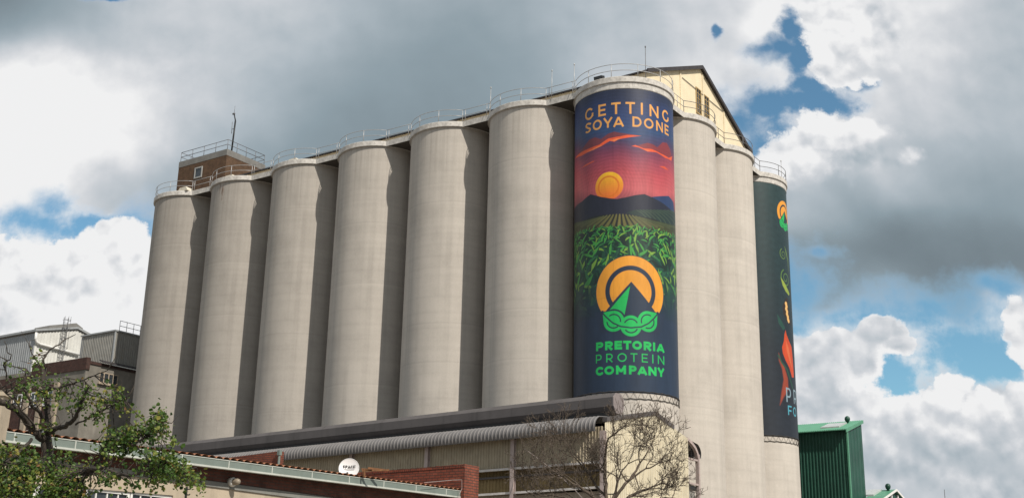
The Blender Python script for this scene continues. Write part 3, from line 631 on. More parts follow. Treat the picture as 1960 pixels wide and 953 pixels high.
    letters(cv, [('S', -3.51, -2.86), ('O', -2.65, -1.80), ('Y', -1.66, -.90), ('A', -.84, 0), ('D', .68, 1.42), ('O', 1.63, 2.49), ('N', 2.76, 3.52), ('E', 3.76, 4.36)], 38.27, .86, .15, oc)
    gc = (36, 194, 96)
    letters(cv, [('P', -2.34, -1.72), ('R', -1.57, -.96), ('E', -.83, -.27), ('T', -.18, .42), ('O', .49, 1.22), ('R', 1.36, 1.99), ('I', 2.11, 2.34), ('A', 2.45, 3.22)], 20.43, .655, .185, gc)
    letters(cv, [('P', -2.35, -1.86), ('R', -1.48, -.98), ('O', -.61, .07), ('T', .35, .85), ('E', 1.20, 1.66), ('I', 2.04, 2.15), ('N', 2.55, 3.18)], 19.50, .645, .085, gc)
    letters(cv, [('C', -2.37, -1.70), ('O', -1.63, -.88), ('M', -.73, .01), ('P', .23, .79), ('A', .86, 1.61), ('N', 1.71, 2.40), ('Y', 2.50, 3.17)], 18.56, .65, .18, gc)
    cv.c *= (1-seam)[..., None]
    return cv
def paint_side(cy):
    cv = Canvas(-6.5, 6.5, 17.2, 41.75, .04)
    cv.grad([(17, (40, 46, 56)), (24, (36, 44, 54)), (34, (38, 60, 64)), (41.7, (42, 64, 66))])
    cv.c *= (1+.07*np.sin(cv.Z*9+np.sin(cv.X*2))*np.sin(cv.X*3.1+cv.Z*.7))[..., None]
    T = lambda pts: cy.trs(pts)
    l = cy.tr(1487.5, 402); t = cy.tr(1496, 383); s = (t[1]-cy.tr(1496, 421)[1])/(2.75+1.55); cz = t[1]-2.75*s
    logo(cv, l[0]+2.75*s, cz, s, (40, 56, 66))
    vine = (110, 140, 70)
    def spiral(px, py, r, turns, c, wd, flip=1):
        c0 = cy.tr(px, py); P = [(c0[0]+flip*r*(1-t*.8)*math.cos(turns*2*math.pi*t+2), c0[1]+r*(1-t*.8)*math.sin(turns*2*math.pi*t+2)) for t in np.linspace(0, 1, 40)]
        cv.stroke(P, wd, c, .9, ((0, 1), (1, .5)))
    spiral(1499, 487, .55, 1.5, vine, .10); spiral(1504, 533, .85, 1.7, (96, 132, 70), .14)
    cv.stroke(T([(1502, 472), (1505, 485), (1508, 500), (1509, 520)]), .22, vine, .9, ((0, .3, 1), (.3, 1, .2)))
    cv.poly(T([(1494, 530), (1498, 546), (1504, 558), (1510, 566), (1511, 562), (1506, 550), (1501, 540)]), (150, 170, 72))
    cv.poly(T([(1487, 600), (1495, 612), (1503, 628), (1499, 632), (1490, 618)]), (40, 78, 70))
    cv.stroke(T([(1506, 575), (1504, 590), (1508, 605), (1512, 618)]), 1.3, (52, 40, 36), .9, ((0, .5, 1), (.4, 1, .4)))
    for px, py in ((1504.5, 581), (1505.5, 586), (1505, 591), (1506.5, 596), (1506.5, 601), (1508, 606), (1508.5, 611), (1509.5, 614)):
        c = cy.tr(px, py); cv.ring(c[0], c[1], 0, .20, (238, 190, 120))
    cv.poly(T([(1503.5, 631), (1505.5, 640), (1510, 652), (1515, 664), (1517.5, 690), (1519.5, 722), (1516, 722), (1511, 704), (1504, 690), (1498.5, 676), (1497, 664), (1500.5, 652), (1501.5, 640)]), (206, 78, 42))
    cv.poly(T([(1504, 650), (1509, 664), (1513, 684), (1516, 705), (1511, 690), (1506, 672)]), (224, 120, 76), .7)
    cv.poly(T([(1490.5, 675), (1495, 690), (1502, 704), (1508, 724), (1509, 745), (1500, 760), (1493, 775), (1496, 750), (1500, 726), (1497, 706), (1491, 690)]), (168, 74, 50), .85, 4)
    cv.stroke(T([(1490, 680), (1497, 694), (1506, 706), (1512, 724), (1517, 742)]), .2, (40, 84, 66), .9)
    f1 = cy.tr(1504, 743)
    p0, p1, pz0, pz1 = cy.tr(1505, 756)[0], cy.tr(1514, 756)[0], cy.tr(1509, 769)[1], cy.tr(1509, 742)[1]
    w = p1-p0; letters(cv, [('P', p0, p1), ('R', p1+w*.75, p1+w*1.9)], pz0, pz1-pz0, .15, (145, 170, 182))
    p0, p1, pz0, pz1 = cy.tr(1508.5, 786)[0], cy.tr(1515.5, 786)[0], cy.tr(1512, 794)[1], cy.tr(1512, 776)[1]
    w = p1-p0; letters(cv, [('F', p0, p1), ('O', p1+w*.45, p1+w*1.8)], pz0, pz1-pz0, .13, (84, 170, 190))
    return cv
def banner_material():
    m, nt, p = nodes('printed banner'); at = nt.nodes.new('ShaderNodeAttribute'); at.attribute_name = 'print'
    n = tex(nt, 'ShaderNodeTexNoise', 1.2, 7, .65, (1, 1, .25)); g = ramp(nt, n.outputs['Fac'], [(.3, (.80,)*3), (.7, (1.10,)*3)])
    nt.links.new(mixc(nt, 1., at.outputs['Color'], g, 'MULTIPLY'), p.inputs['Base Color'])
    p.inputs['Roughness'].default_value = .5; p.inputs['Specular IOR Level'].default_value = .35
    n2 = tex(nt, 'ShaderNodeTexNoise', 2.2, 4, .6, (1, 1, .3)); bump(nt, p, n2.outputs['Fac'], .25, .05); return m
MT['banner'] = banner_material()
def banner(cv, cyl, parent, R):
    nz, nx = cv.X.shape; th = cyl.th0+cv.X/cyl.R
    top = cv.Z.copy()
    rag = .10*np.sin(cv.X[0]*9.1)+.07*np.sin(cv.X[0]*23+1)+.05*np.sin(cv.X[0]*41)   # frayed upper hem
    top[-1] += rag*.8; top[-2] += rag*.5
    b = (parent['base_x'], parent['base_y'], parent['base_z'])
    co = np.stack([cyl.c[0]+R*np.cos(th)-b[0], cyl.c[1]+R*np.sin(th)-b[1], top-b[2]], -1).reshape(-1, 3).astype(np.float32)
    i = np.arange(nz*nx).reshape(nz, nx); q = np.stack([i[:-1, :-1], i[:-1, 1:], i[1:, 1:], i[1:, :-1]], -1).reshape(-1, 4).astype(np.int32)
    me = bpy.data.meshes.new('banner'); me.vertices.add(len(co)); me.vertices.foreach_set('co', co.ravel())
    me.loops.add(q.size); me.loops.foreach_set('vertex_index', q.ravel()); me.polygons.add(len(q))
    me.polygons.foreach_set('loop_start', np.arange(0, q.size, 4, dtype=np.int32)); me.polygons.foreach_set('use_smooth', np.ones(len(q), bool))
    me.update(calc_edges=True); me.validate()
    at = me.attributes.new('print', 'FLOAT_COLOR', 'POINT'); c4 = np.ones((nz*nx, 4), np.float32); c4[:, :3] = np.clip(cv.c.reshape(-1, 3)/KB, .004, .8)
    at.data.foreach_set('color', c4.ravel()); me.materials.append(MT['banner'])
    o = bpy.data.objects.new('banner', me); COL.objects.link(o); o.parent = parent; return o

# ------------------------------------------------------------------ silos
R, SX, SY, ZT, CAPH = 4.0, 8.685, 8.232, 42.06, .50
SLAB = 2.92
ordn = {2: 'second', 3: 'third', 4: 'fourth', 5: 'fifth', 6: 'sixth'}
def silo_label(i):
    if i == 1: return 'bare concrete grain silo at the far left end, nearest the brick tower'
    if i <= 5: return f'bare concrete grain silo, {ordn[i]} from the left end of the long row'
    if i == 6: return 'bare concrete silo immediately left of the silo with the sunset banner'
    if i == 7: return 'corner silo wearing the GETTING SOYA DONE sunset banner'
    if i == 8: return 'bare concrete silo under the gable windows, right of the sunset banner'
    if i == 9: return 'bare concrete silo between the window-side silo and the dark banner silo'
    return 'silo at the far right wearing a dark green banner with a chilli'
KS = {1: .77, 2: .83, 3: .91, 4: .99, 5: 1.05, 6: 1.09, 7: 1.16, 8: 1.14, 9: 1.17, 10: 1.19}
def rail_arc(mb_r, posts, cx, cy, a0, a1, z, r=4.08):
    n = max(6, int((a1-a0)/8))
    for h in (.55, 1.1):
        mb_r.tube([(cx+r*math.cos(math.radians(a0+(a1-a0)*k/n)), cy+r*math.sin(math.radians(a0+(a1-a0)*k/n)), z+h) for k in range(n+1)], .026, 6)
    m = max(2, int(round((a1-a0)/32)))
    for k in range(m+1):
        a = math.radians(a0+(a1-a0)*k/m); p = (cx+r*math.cos(a), cy+r*math.sin(a)); posts.append([(*p, z), (*p, z+1.1)])
RODS = {5: [(938, 228, 170)], 6: [(1056, 190, 137), (1099, 176, 125)], 7: [(1236, 148, 91)], 10: [(1497, 352, 311)]}
for i in range(1, 11):
    cx, cy = (-(7-i)*SX, 0) if i <= 7 else (0, (i-7)*SY)
    t = thing('grain_silo', silo_label(i), 'grain silo', (cx, cy, 0), 'concrete grain silos of the elevator block')
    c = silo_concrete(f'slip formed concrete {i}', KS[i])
    b = MB(); b.lathe([(R, 0)]+[(R, z) for z in np.linspace(1, ZT+.01, 42)], (cx, cy, 0), 96); o = part('barrel', b, c, t, True)
    b = MB(); b.lathe([(0, ZT+CAPH+.10), (3.4, ZT+CAPH+.03), (4.14, ZT+CAPH), (4.18, ZT+CAPH-.04), (4.18, ZT+.03), (4.15, ZT), (3.9, ZT)], (cx, cy, 0), 96)
    if i in (7, 10): b.lathe([(4.03, ZT-.55), (4.07, ZT-.5), (4.07, ZT), (3.9, ZT)], (cx, cy, 0), 96)
    o = part('cap', b, MT['cap'], t); smooth_by_angle(o, 30)
    # handrail along the open side of the cap
    a0, a1 = (-135, -45) if i <= 6 else ((-135, 45) if i == 7 else (-45, 45))
    if i == 1: a0 = -250
    if i == 10: a1 = 150
    rr, rp = MB(), []; rail_arc(rr, rp, cx, cy, a0, a1, ZT+CAPH)
    if i <= 6:
        x0, x1, y = cx+4.08*math.cos(math.radians(-45)), cx+SX-4.08*math.cos(math.radians(-45)), -2.885
        for h in (.55, 1.1): rr.tube([(x0, y, ZT+CAPH+h), (x1, y, ZT+CAPH+h)], .026)
        for x in (x0+.3, x1-.3): rp.append([(x, y, ZT+CAPH-.03), (x, y, ZT+CAPH+1.1)])
    elif i <= 9:
        y0, y1, x = cy+2.885, cy+SY-2.885, 2.885
        for h in (.55, 1.1): rr.tube([(x, y0, ZT+CAPH+h), (x, y1, ZT+CAPH+h)], .026)
        rp.append([(x, (y0+y1)/2, ZT+CAPH-.03), (x, (y0+y1)/2, ZT+CAPH+1.1)])
    hr = part('handrail', rr, MT['rail' if i <= 7 else 'raildark'], t, True); 
    for q in rp: b = MB(); b.tube(q, .028, 6); part('post', b, MT['rail' if i <= 7 else 'raildark'], hr, True)
    # slab bridging the gap to the next silo, and the concrete joint behind it
    b, k = MB(), MB()
    if i <= 6: b.box(cx, cx+SX, -SLAB, 2.9, ZT+.02, ZT+CAPH-.02); k.box(cx+3.2, cx+SX-3.2, -.25, .25, 0, ZT)
    elif i <= 9: b.box(-2.9, SLAB, cy, cy+SY, ZT+.02, ZT+CAPH-.02); k.box(-.25, .25, cy+3.2, cy+SY-3.2, 0, ZT)
    if b.v:
        sl_ = part('walkway_slab', b, MT['infill'], t); part('joint_wall', k, MT['infill'], t); b = MB()
        if i <= 6: b.box(cx+2.96, cx+SX-2.96, -SLAB-.03, -SLAB-.003, ZT-.01, ZT+CAPH)
        else: b.box(SLAB+.003, SLAB+.03, cy+2.96, cy+SY-2.96, ZT-.01, ZT+CAPH)
        part('fascia', b, MT['cap'], sl_)
    if i in (1, 2, 3):      # ivory hatch cover near the rim
        px = {1: (352, 371), 2: (441, 341), 3: (563, 307)}[i]; h = on_y(*px, -3.25); hx = h[0]; z = ZT+CAPH
        b = MB(); b.prism([(hx-.75, z), (hx+.65, z), (hx+.65, z+.12), (hx+.40, z+.42), (hx-.48, z+.42), (hx-.75, z+.12)], 'y', -3.45, -2.6); part('hatch_cover', b, MT['hatch'], t)
    for px, yb, yt in RODS.get(i, []):
        Y = -3.0 if i in (5, 6) else (-1.5 if i == 7 else 26.5)
        p = on_y(px, yb, Y) if i != 10 else on_x(px, yb, 3.5); z1 = (on_y(px, yt, Y) if i != 10 else on_x(px, yt, 3.5))[2]
        b = MB(); b.tube([(p[0], p[1], ZT+CAPH-.05), (p[0], p[1], z1)], .026, 6).tube([(p[0], p[1], z1-.02), (p[0], p[1], z1+.12)], .05, 6); part('lightning_rod', b, MT['rail' if i != 7 else 'raildark'], t, True)
    if i == 2:              # rust run below the rim
        m, nt, p = nodes('rust run'); n = tex(nt, 'ShaderNodeTexNoise', 5, 6, .7, (1, 1, .12)); p.inputs['Base Color'].default_value = (.16, .07, .03, 1); p.inputs['Roughness'].default_value = .95
        nt.links.new(ramp(nt, n.outputs['Fac'], [(.46, (0, 0, 0)), (.66, (.75,)*3)]), p.inputs['Alpha'])
        ck = Cyl(cx, cy, R+.012); b = MB()
        for px, py0, py1, w in ((427, 349, 384, .22), (423, 352, 372, .10)):
            s0, s1 = ck.tr(px, py0), ck.tr(px-3, py1); q = []
            for f in np.linspace(0, 1, 12):
                z = s0[1]+(s1[1]-s0[1])*f; ww = w*(1-.7*f)
                for sg in (-1, 1): a = ck.th0+(s0[0]+(s1[0]-s0[0])*f+sg*ww)/R; q.append((cx+ck.R*math.cos(a), cy+ck.R*math.sin(a), z))
            b.add(q, [(2*j, 2*j+1, 2*j+3, 2*j+2) for j in range(11)])
        part('rust_stain', b, m, t)
    if i in (7, 10):
        cyl = Cyl(cx, cy, R+.03)
        cv = paint_main(cyl) if i == 7 else paint_side(cyl)
        bo = banner(cv, cyl, t, R+.03)
        # lacing that ties the lower hem down
        b = MB(); rl = R+.05; z0, z1 = 17.28, 16.75; n = 46
        pts = []
        for k in range(n+1):
            a = cyl.th0-math.radians(93)+math.radians(186)*k/n; z = (z0 if k % 2 else z1)+random.uniform(-.04, .04); pts.append((cx+rl*math.cos(a), cy+rl*math.sin(a), z))
        b.tube(pts, .017, 4)
        b.tube([(cx+rl*math.cos(a), cy+rl*math.sin(a), z1+.03*math.sin(a*37)) for a in np.linspace(cyl.th0-1.62, cyl.th0+1.62, 60)], .028, 5)
        b.tube([(cx+rl*math.cos(a), cy+rl*math.sin(a), z0+.02*math.sin(a*31)) for a in np.linspace(cyl.th0-1.62, cyl.th0+1.62, 60)], .03, 5)
        part('lacing', b, MT['cord'], bo)
    if i == 7: corner = t

# floodlight on the corner silo
p = on_y(1149, 146, -3.2); f = thing('floodlight', 'black floodlight on the rim of the sunset banner silo', 'floodlight', (p[0], p[1], ZT+CAPH))
x, y, z = p[0], p[1], ZT+CAPH
b = MB(); b.tube([(x-.2, y, z), (x-.2, y, z+.5)], .03).tube([(x+.2, y, z), (x+.2, y, z+.5)], .03).tube([(x-.2, y, z+.05), (x+.2, y, z+.05)], .03); part('bracket', b, MT['lampwhite'], f)
b = MB(); b.prism([(y-.36, z+.18), (y+.14, z+.38), (y+.06, z+.72), (y-.46, z+.56)], 'x', x-.36, x+.36); part('housing', b, MT['black'], f)
b = MB(); b.add([(x-.31, y-.375, z+.22), (x+.31, y-.375, z+.22), (x+.31, y-.455, z+.52), (x-.31, y-.455, z+.52)], [(0, 1, 2, 3)]); part('lens', b, MT['glass'], f)

# ------------------------------------------------------------------ head house on top of the silos
hx = 1.4; ye, ya, yr = 1.75, 12.5, 23.2
hh = thing('head_house', 'cream plastered gabled conveyor house along the top of the silos', 'rooftop building', (hx, ya, ZT+CAPH))
zE, zA, zb = 45.35, 50.05, ZT+CAPH-.02
b = MB(); b.prism([(ye+.1, zb), (yr-.1, zb), (yr-.1, zE), (ya, zA), (ye+.1, zE)], 'x', -47.5, hx-.2); part('wall', b, MT['cream'], hh)
b = MB(); th = .13
for y0, y1 in ((ye-.25, ya), (yr+.25, ya)):
    sl = (zA-zE)/(ya-ye); z0 = zA-sl*abs(ya-y0)
    b.prism([(y0, z0+.02), (y1, zA+.02), (y1, zA+th+.02), (y0, z0+th+.02)], 'x', -48, hx+.02)
part('roof', b, MT['roofdark'], hh)
for y0, y1 in ((ye-.25, ya), (yr+.25, ya)):
    b = MB(); z0 = zA-sl*abs(ya-y0); b.prism([(y0, z0-.12), (y1, zA-.12), (y1, zA+.24), (y0, z0+.24)], 'x', hx+.03, hx+.13); part('verge_board', b, MT['roofdark'], hh)
for a0, a1, y0, y1 in ((1331.5, 1341.5, 171, 219), (1346.5, 1356.5, 185, 228)):
    p, q, r_ = on_x(a0, (y0+y1)/2-5, hx-.2), on_x(a1, (y0+y1)/2+5, hx-.2), on_x((a0+a1)/2, y0, hx-.2); s_ = on_x((a0+a1)/2, y1, hx-.2)
    w0, w1, z1, z0 = p[1], q[1], r_[2], s_[2]; b = MB(); xx = hx-.2
    for u0, u1, v0, v1 in ((w0, w1, z1-.10, z1), (w0, w1, z0, z0+.10), (w0, w0+.1, z0+.1, z1-.1), (w1-.1, w1, z0+.1, z1-.1)): b.box(xx-.02, xx+.09, u0, u1, v0, v1)
    for k in range(1, 5): zz = z0+(z1-z0)*k/5; b.box(xx-.01, xx+.05, w0+.1, w1-.1, zz-.025, zz+.025)
    b.box(xx-.01, xx+.06, (w0+w1)/2-.025, (w0+w1)/2+.025, z0+.1, z1-.1)
    fr = part('window', b, weathered('ochre window frame', (.42, .30, .14), .7, .15, 4), hh)
    b = MB(); b.add([(xx+.015, w0+.08, z0+.08), (xx+.015, w1-.08, z0+.08), (xx+.015, w1-.08, z1-.08), (xx+.015, w0+.08, z1-.08)], [(0, 1, 2, 3)]); part('pane', b, MT['glass'], fr)
b = MB(); p, q = on_x(1306, 149, hx-.15), on_x(1384, 214, hx-.15); b.tube([p, q], .03); part('conduit', b, MT['raildark'], hh)
for px in (1302, 1344.5, 1383):
    b = MB(); p = on_x(px, 160, hx-.2); zt = zE+(zA-zE)*(1-abs(p[1]-ya)/(ya-ye))-.25; b.box(hx-.22, hx-.13, p[1]-.12, p[1]+.12, zb, zt); part('pilaster', b, MT['cream'], hh)

# ------------------------------------------------------------------ brick tower with railing and mast
YT = 2.0
pc, pl = on_y(435, 285, YT), on_y(344, 310, YT); zT = pc[2]; X1, X0 = pc[0], pl[0]-.1
pr = on_x(508, 317, X1); Y1 = pr[1]
tw = thing('brick_tower', 'brown brick lift tower with grey concrete top behind the leftmost silo', 'tower', ((X0+X1)/2, (YT+Y1)/2, ZT))
b = MB(); b.box(X0+.02, X1-.02, YT+.02, Y1-.02, ZT-6, zT-.70); part('wall', b, MT['brick_tower'], tw)
b = MB(); b.box(X0, X1, YT, Y1, zT-.70, zT); part('parapet', b, MT['darkconcrete'], tw)
rr = MB()
ins = .12
c4 = [(X0+ins, YT+ins), (X1-ins, YT+ins), (X1-ins, Y1-ins), (X0+ins, Y1-ins)]
for k in range(4):
    p, q = c4[k], c4[(k+1) % 4]
    for h in (.6, 1.15): rr.tube([(*p, zT+h), (*q, zT+h)], .032)
    for j in range(4): f = j/4; rr.tube([(p[0]+(q[0]-p[0])*f, p[1]+(q[1]-p[1])*f, zT-.02), (p[0]+(q[0]-p[0])*f, p[1]+(q[1]-p[1])*f, zT+1.15)], .03)
part('handrail', rr, MT['raildark'], tw, True)
p, q = on_y(373.5, 322, YT), on_y(386, 339, YT); b = MB(); x0, x1, z1, z0 = p[0], q[0], p[2], q[2]
for u0, u1, v0, v1 in ((x0, x1, z1-.14, z1), (x0, x1, z0, z0+.14), (x0, x0+.14, z0+.14, z1-.14), (x1-.14, x1, z0+.14, z1-.14)): b.box(u0, u1, YT-.06, YT+.05, v0, v1)
fr = part('window', b, weathered('dull grey frame', (.34, .34, .33), .6, .15, 4), tw); b = MB(); b.add([(x0+.1, YT-.005, z0+.1), (x1-.1, YT-.005, z0+.1), (x1-.1, YT-.005, z1-.1), (x0+.1, YT-.005, z1-.1)], [(0, 1, 2, 3)]); part('pane', b, MT['glass'], fr)
p = on_y(443.5, 287, YT+.8); q = on_y(449, 208, YT+.8)
ms = thing('radio_mast', 'slim dark radio mast standing on the brick tower roof', 'mast', (p[0], p[1], zT))
b = MB(); b.tube([(p[0], p[1], zT-.02), (p[0]+.15, p[1], zT+3.6)], .09, 8).tube([(p[0]+.15, p[1], zT+3.6), (q[0], p[1], q[2]-.6)], .065, 8); part('pole', b, MT['black'], ms, True)
b = MB(); b.tube([(q[0], p[1], q[2]-.6), (q[0]+.05, p[1], q[2]+.3)], .02); b.box(q[0]-.2, q[0]+.12, p[1]-.06, p[1]+.06, q[2]-.72, q[2]-.55); part('whip_aerial', b, MT['raildark'], ms, True); b = MB(); e = on_y(444, 248, YT+.8)
b.tube([(e[0], p[1], e[2]-.5), (e[0]-.05, p[1], e[2]+.9)], .03).tube([(e[0], p[1], e[2]), (e[0]+.45, p[1], e[2]+.05)], .03); part('aerial', b, MT['raildark'], ms, True)

# ------------------------------------------------------------------ loading shed and conveyor gallery (both fall gently to the left)
SH = .0165
def sz(x): return SH*(x-8.35)
XE, XL = 8.55, -48.
shd = thing('loading_shed', 'long loading shed with curved grey eaves and cream ribbed end wall', 'shed', (XE, -12, 0))
# roof skin: ribbed sheet swept along X with bullnose eaves on both sides
def roof_profile(front=True):
    pr = []
    for a in np.linspace(-25, 62, 9): pr.append((-18.15-1.0*math.cos(math.radians(a)), 11.92+.70*(math.sin(math.radians(a))+.42)))
    pr.append((-11.95, 13.55))
    return pr
pf = roof_profile(); pbk = [(-23.9-y, z) for y, z in pf][::-1]
prof = pf+pbk[1:]
b = MB(); n = int((XE-.15-XL)/.28); k = len(prof)
xs = []
for i_ in range(n): xs += [((XL+(XE-.15-XL)*(i_+t)/n), h) for t, h in ((0, 0), (.35, 0), (.5, 1), (.65, 1), (.8, 0))]
xs.append((XE-.15, 0))
for x, h in xs:
    for j, (y, z) in enumerate(prof):
        a = prof[max(j-1, 0)]; c = prof[min(j+1, k-1)]; ty, tz = c[0]-a[0], c[1]-a[1]; l = math.hypot(ty, tz)
        b.v.append((x, y-tz/l*.045*h, z+ty/l*.045*h+sz(x)))
for i_ in range(len(xs)-1):
    for j in range(k-1): b.f.append((i_*k+j, (i_+1)*k+j, (i_+1)*k+j+1, i_*k+j+1))
o = part('roof', b, MT['shedroof'], shd); smooth_by_angle(o, 25)
# front cladding, upper and recessed lower
zb = lambda x: 10.22+sz(x); 
b = MB(); b.corr('y', -18.3, XL, XE-.1, lambda x: 10.22+sz(x), lambda x: 12.3+sz(x), .21, .045); part('upper_cladding', b, MT['shedclad'], shd)
b = MB(); b.corr('y', -17.75, XL, XE-.3, lambda x: 8.72+sz(x), lambda x: 10.3+sz(x), .25, .05); part('lower_cladding', b, MT['shedclad2'], shd)
for dz, h, y in ((10.12, .13, -18.45), (9.72, .12, -17.95), (8.66, .13, -18.42)):
    b = MB(); b.add([(x, yy, z+sz(x)) for x in (XL, XE-.12) for yy, z in ((y-.07, dz), (y+.07, dz), (y+.07, dz+h), (y-.07, dz+h))], [(3, 2, 1, 0), (4, 5, 6, 7)]+[(j, (j+1) % 4, 4+(j+1) % 4, 4+j) for j in range(4)])
    part('girt', b, MT['gallery' if dz == 9.72 else 'whitesteel'], shd)
b = MB(); b.box(XL, XE-.3, -17.6, -17.5, 0, 8.6); part('lower_wall', b, MT['pilaster'], shd)
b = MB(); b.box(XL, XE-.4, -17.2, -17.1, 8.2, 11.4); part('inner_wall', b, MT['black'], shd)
for px in (672, 817, 981.5, 1154):
    x = on_y(px, 890, -18.5)[0]; b = MB()
    w = .13 if px < 1100 else .15
    b.box(x-w, x+w, -18.62, -18.585, 0, 12.0+sz(x)); b.box(x-w, x+w, -18.36, -18.325, 0, 12.0+sz(x)); b.box(x-.02, x+.02, -18.585, -18.36, 0, 12.0+sz(x)); part('column', b, MT['pinksteel'], shd)
# end wall
def endtop(y): return 13.95-abs(y+12.0)*.205 if abs(y+12) > 0 else 13.95
b = MB(); b.corr('x', XE, -18.25, -7.2, 0, lambda y: endtop(y) - (.0 if y > -17.9 else .5*(-17.9-y)), .24, .09, out=1); part('end_wall', b, MT['endclad'], shd)
b = MB()
for y0, y1 in ((-18.2, -11.95), (-11.95, -9.3)):
    z0, z1 = endtop(y0), endtop(y1)
    b.prism([(y0, z0-.10), (y1, z1-.10), (y1, z1+.17), (y0, z0+.17)], 'x', XE-.2, XE+.12)
part('verge_flashing', b, MT['gallery'], shd)
# open steel bay at the back corner
b = MB(); b.box(XE-.2, XE+.05, -5.62, -5.42, 0, 12.1); pts = [(XE-.08, y, z) for y, z in ((-7.2, 12.98), (-6.5, 12.75), (-6.0, 12.5), (-5.68, 12.2), (-5.52, 11.8))]
for p, q in zip(pts[:-1], pts[1:]): b.bar(p, q, .22, .2)
b.box(XE-.15, XE, -7.2, -5.6, 11.62, 11.74); b.box(XE-.15, XE, -7.2, -5.6, 10.0, 10.12); part('corner_frame', b, MT['pinksteel'], shd)
b = MB(); b.corr('x', XE-.7, -7.4, -5.75, 10.1, 11.7, .24, .05, out=1); part('bay_cladding', b, MT['shedclad2'], shd)
b = MB(); b.prism([(-7.2, 9.75), (-5.7, 9.65), (-5.7, 9.95), (-7.2, 9.98)], 'x', XE-.5, XE-.1); part('bay_panel', b, MT['black'], shd)
b = MB(); b.corr('x', XE-.25, -7.2, -5.7, 0, 9.6, .2, .03, out=1); part('bay_sheet', b, MT['boxsheet'], shd)

gal = thing('conveyor_gallery', 'dark octagonal conveyor gallery on the shed ridge in front of the silos', 'conveyor', (6.3, -12.4, 14))
oc = [(-13.10, 14.47), (-13.10, 15.05), (-12.72, 15.36), (-12.08, 15.36), (-11.70, 15.05), (-11.70, 14.47), (-12.08, 14.02), (-12.72, 14.02)]
G0, G1 = -52., 6.25
b = MB()
def gp(p, x): return (x, p[0], p[1]+.0175*(x-6.25))
b.add([gp(p, G0) for p in oc]+[gp(p, G1-.06) for p in oc], [tuple(range(8))[::-1]]+[(j, (j+1) % 8, 8+(j+1) % 8, 8+j) for j in range(8)]); part('casing', b, MT['gallery'], gal)
b = MB(); b.add([gp(p, G1-.06) for p in oc]+[gp(p, G1) for p in oc], [tuple(range(8, 16)), tuple(range(8))[::-1]]+[(j, (j+1) % 8, 8+(j+1) % 8, 8+j) for j in range(8)])
part('end_plate', b, weathered('lighter end plate', (.24, .205, .20), .7, .15, 2, .3, (.1, .08, .07), .3), gal)
for x in np.arange(G0+1, G1-.2, 2.9):
    b = MB(); pp = [gp((-12.4+(p[0]+12.4)*1.018, 14.69+(p[1]-14.69)*1.018), x) for p in oc]; qq = [gp((-12.4+(p[0]+12.4)*1.018, 14.69+(p[1]-14.69)*1.018), x+.05) for p in oc]
    b.add(pp+qq, [(j, (j+1) % 8, 8+(j+1) % 8, 8+j) for j in range(8)]); part('joint_band', b, MT['gallery'], gal)
b = MB(); b.add([gp(p, x) for x in (G0, G1-.5) for p in ((-12.95, 13.2), (-11.85, 13.2), (-11.85, 14.10), (-12.95, 14.10))], [(3, 2, 1, 0), (4, 5, 6, 7)]+[(j, (j+1) % 4, 4+(j+1) % 4, 4+j) for j in range(4)]); part('shade_filler', b, MT['black'], gal)  # black filler box added as the dark shade between gallery and shed roof
for x in np.arange(G0+2, G1, 5.8):
    b = MB(); z = 14.02+.0175*(x-6.25); b.box(x-.06, x+.06, -12.75, -12.05, z-.45, z+.02); part('support', b, MT['black'], gal)

# ------------------------------------------------------------------ near building with gutter, tiles and windows
XW = 19.6; XG = 20.0
nb = thing('brick_building', 'low building with brown brick band, pale gutter and clay tile roof', 'building', (XW, -60, 0))
Y0, Y1 = -74., -47.75
zgt = [on_x(x, y, XG)[2] for x, y in ((0, 823), (880, 938))]; ygt = [on_x(x, y, XG)[1] for x, y in ((0, 823), (880, 938))]
ZG = 5.30
def zg(y): return zgt[0]+(zgt[1]-zgt[0])*(y-ygt[0])/(ygt[1]-ygt[0])
def strip(mb, x0, x1, y0, y1, f0, f1):
    mb.add([(x, y, z) for y, a, c in ((y0, f0(y0), f1(y0)), (y1, f0(y1), f1(y1))) for x, z in ((x0, a), (x1, a), (x1, c), (x0, c))], [(3, 2, 1, 0), (4, 5, 6, 7)]+[(j, (j+1) % 4, 4+(j+1) % 4, 4+j) for j in range(4)])
pa, pb_ = on_x(400, 919.7, XW), on_x(599, 947, XW)
ZBB = lambda y: pa[2]+(pb_[2]-pa[2])*(y-pa[1])/(pb_[1]-pa[1])
b = MB(); strip(b, XW-.3, XW, Y0, Y1, lambda y: ZBB(y), lambda y: zg(y)-.02); part('brick_band', b, MT['brick_dark'], nb)
b = MB(); strip(b, XW-.3, XW+.035, Y0, Y1, lambda y: ZBB(y)-.14, lambda y: ZBB(y)); part('ledge', b, MT['ledge'], nb)
pw = on_x(164, 933.6, XW); pw2 = on_x(314, 946, XW)
ZWT = lambda y: pw[2]+(pw2[2]-pw[2])*(y-pw[1])/(pw2[1]-pw[1])
yw1 = on_x(332, 947, XW)[1]
b = MB(); strip(b, XW-.3, XW-.006, Y0, yw1, lambda y: ZWT(y), lambda y: ZBB(y)-.14); strip(b, XW-.3, XW-.006, yw1, Y1, lambda y: 0, lambda y: ZBB(y)-.14)
strip(b, XW-.3, XW-.006, Y0, yw1, lambda y: 0, lambda y: ZWT(y)-1.6); part('wall', b, MT['plasterwall'], nb)
ww = 1.25; y = yw1
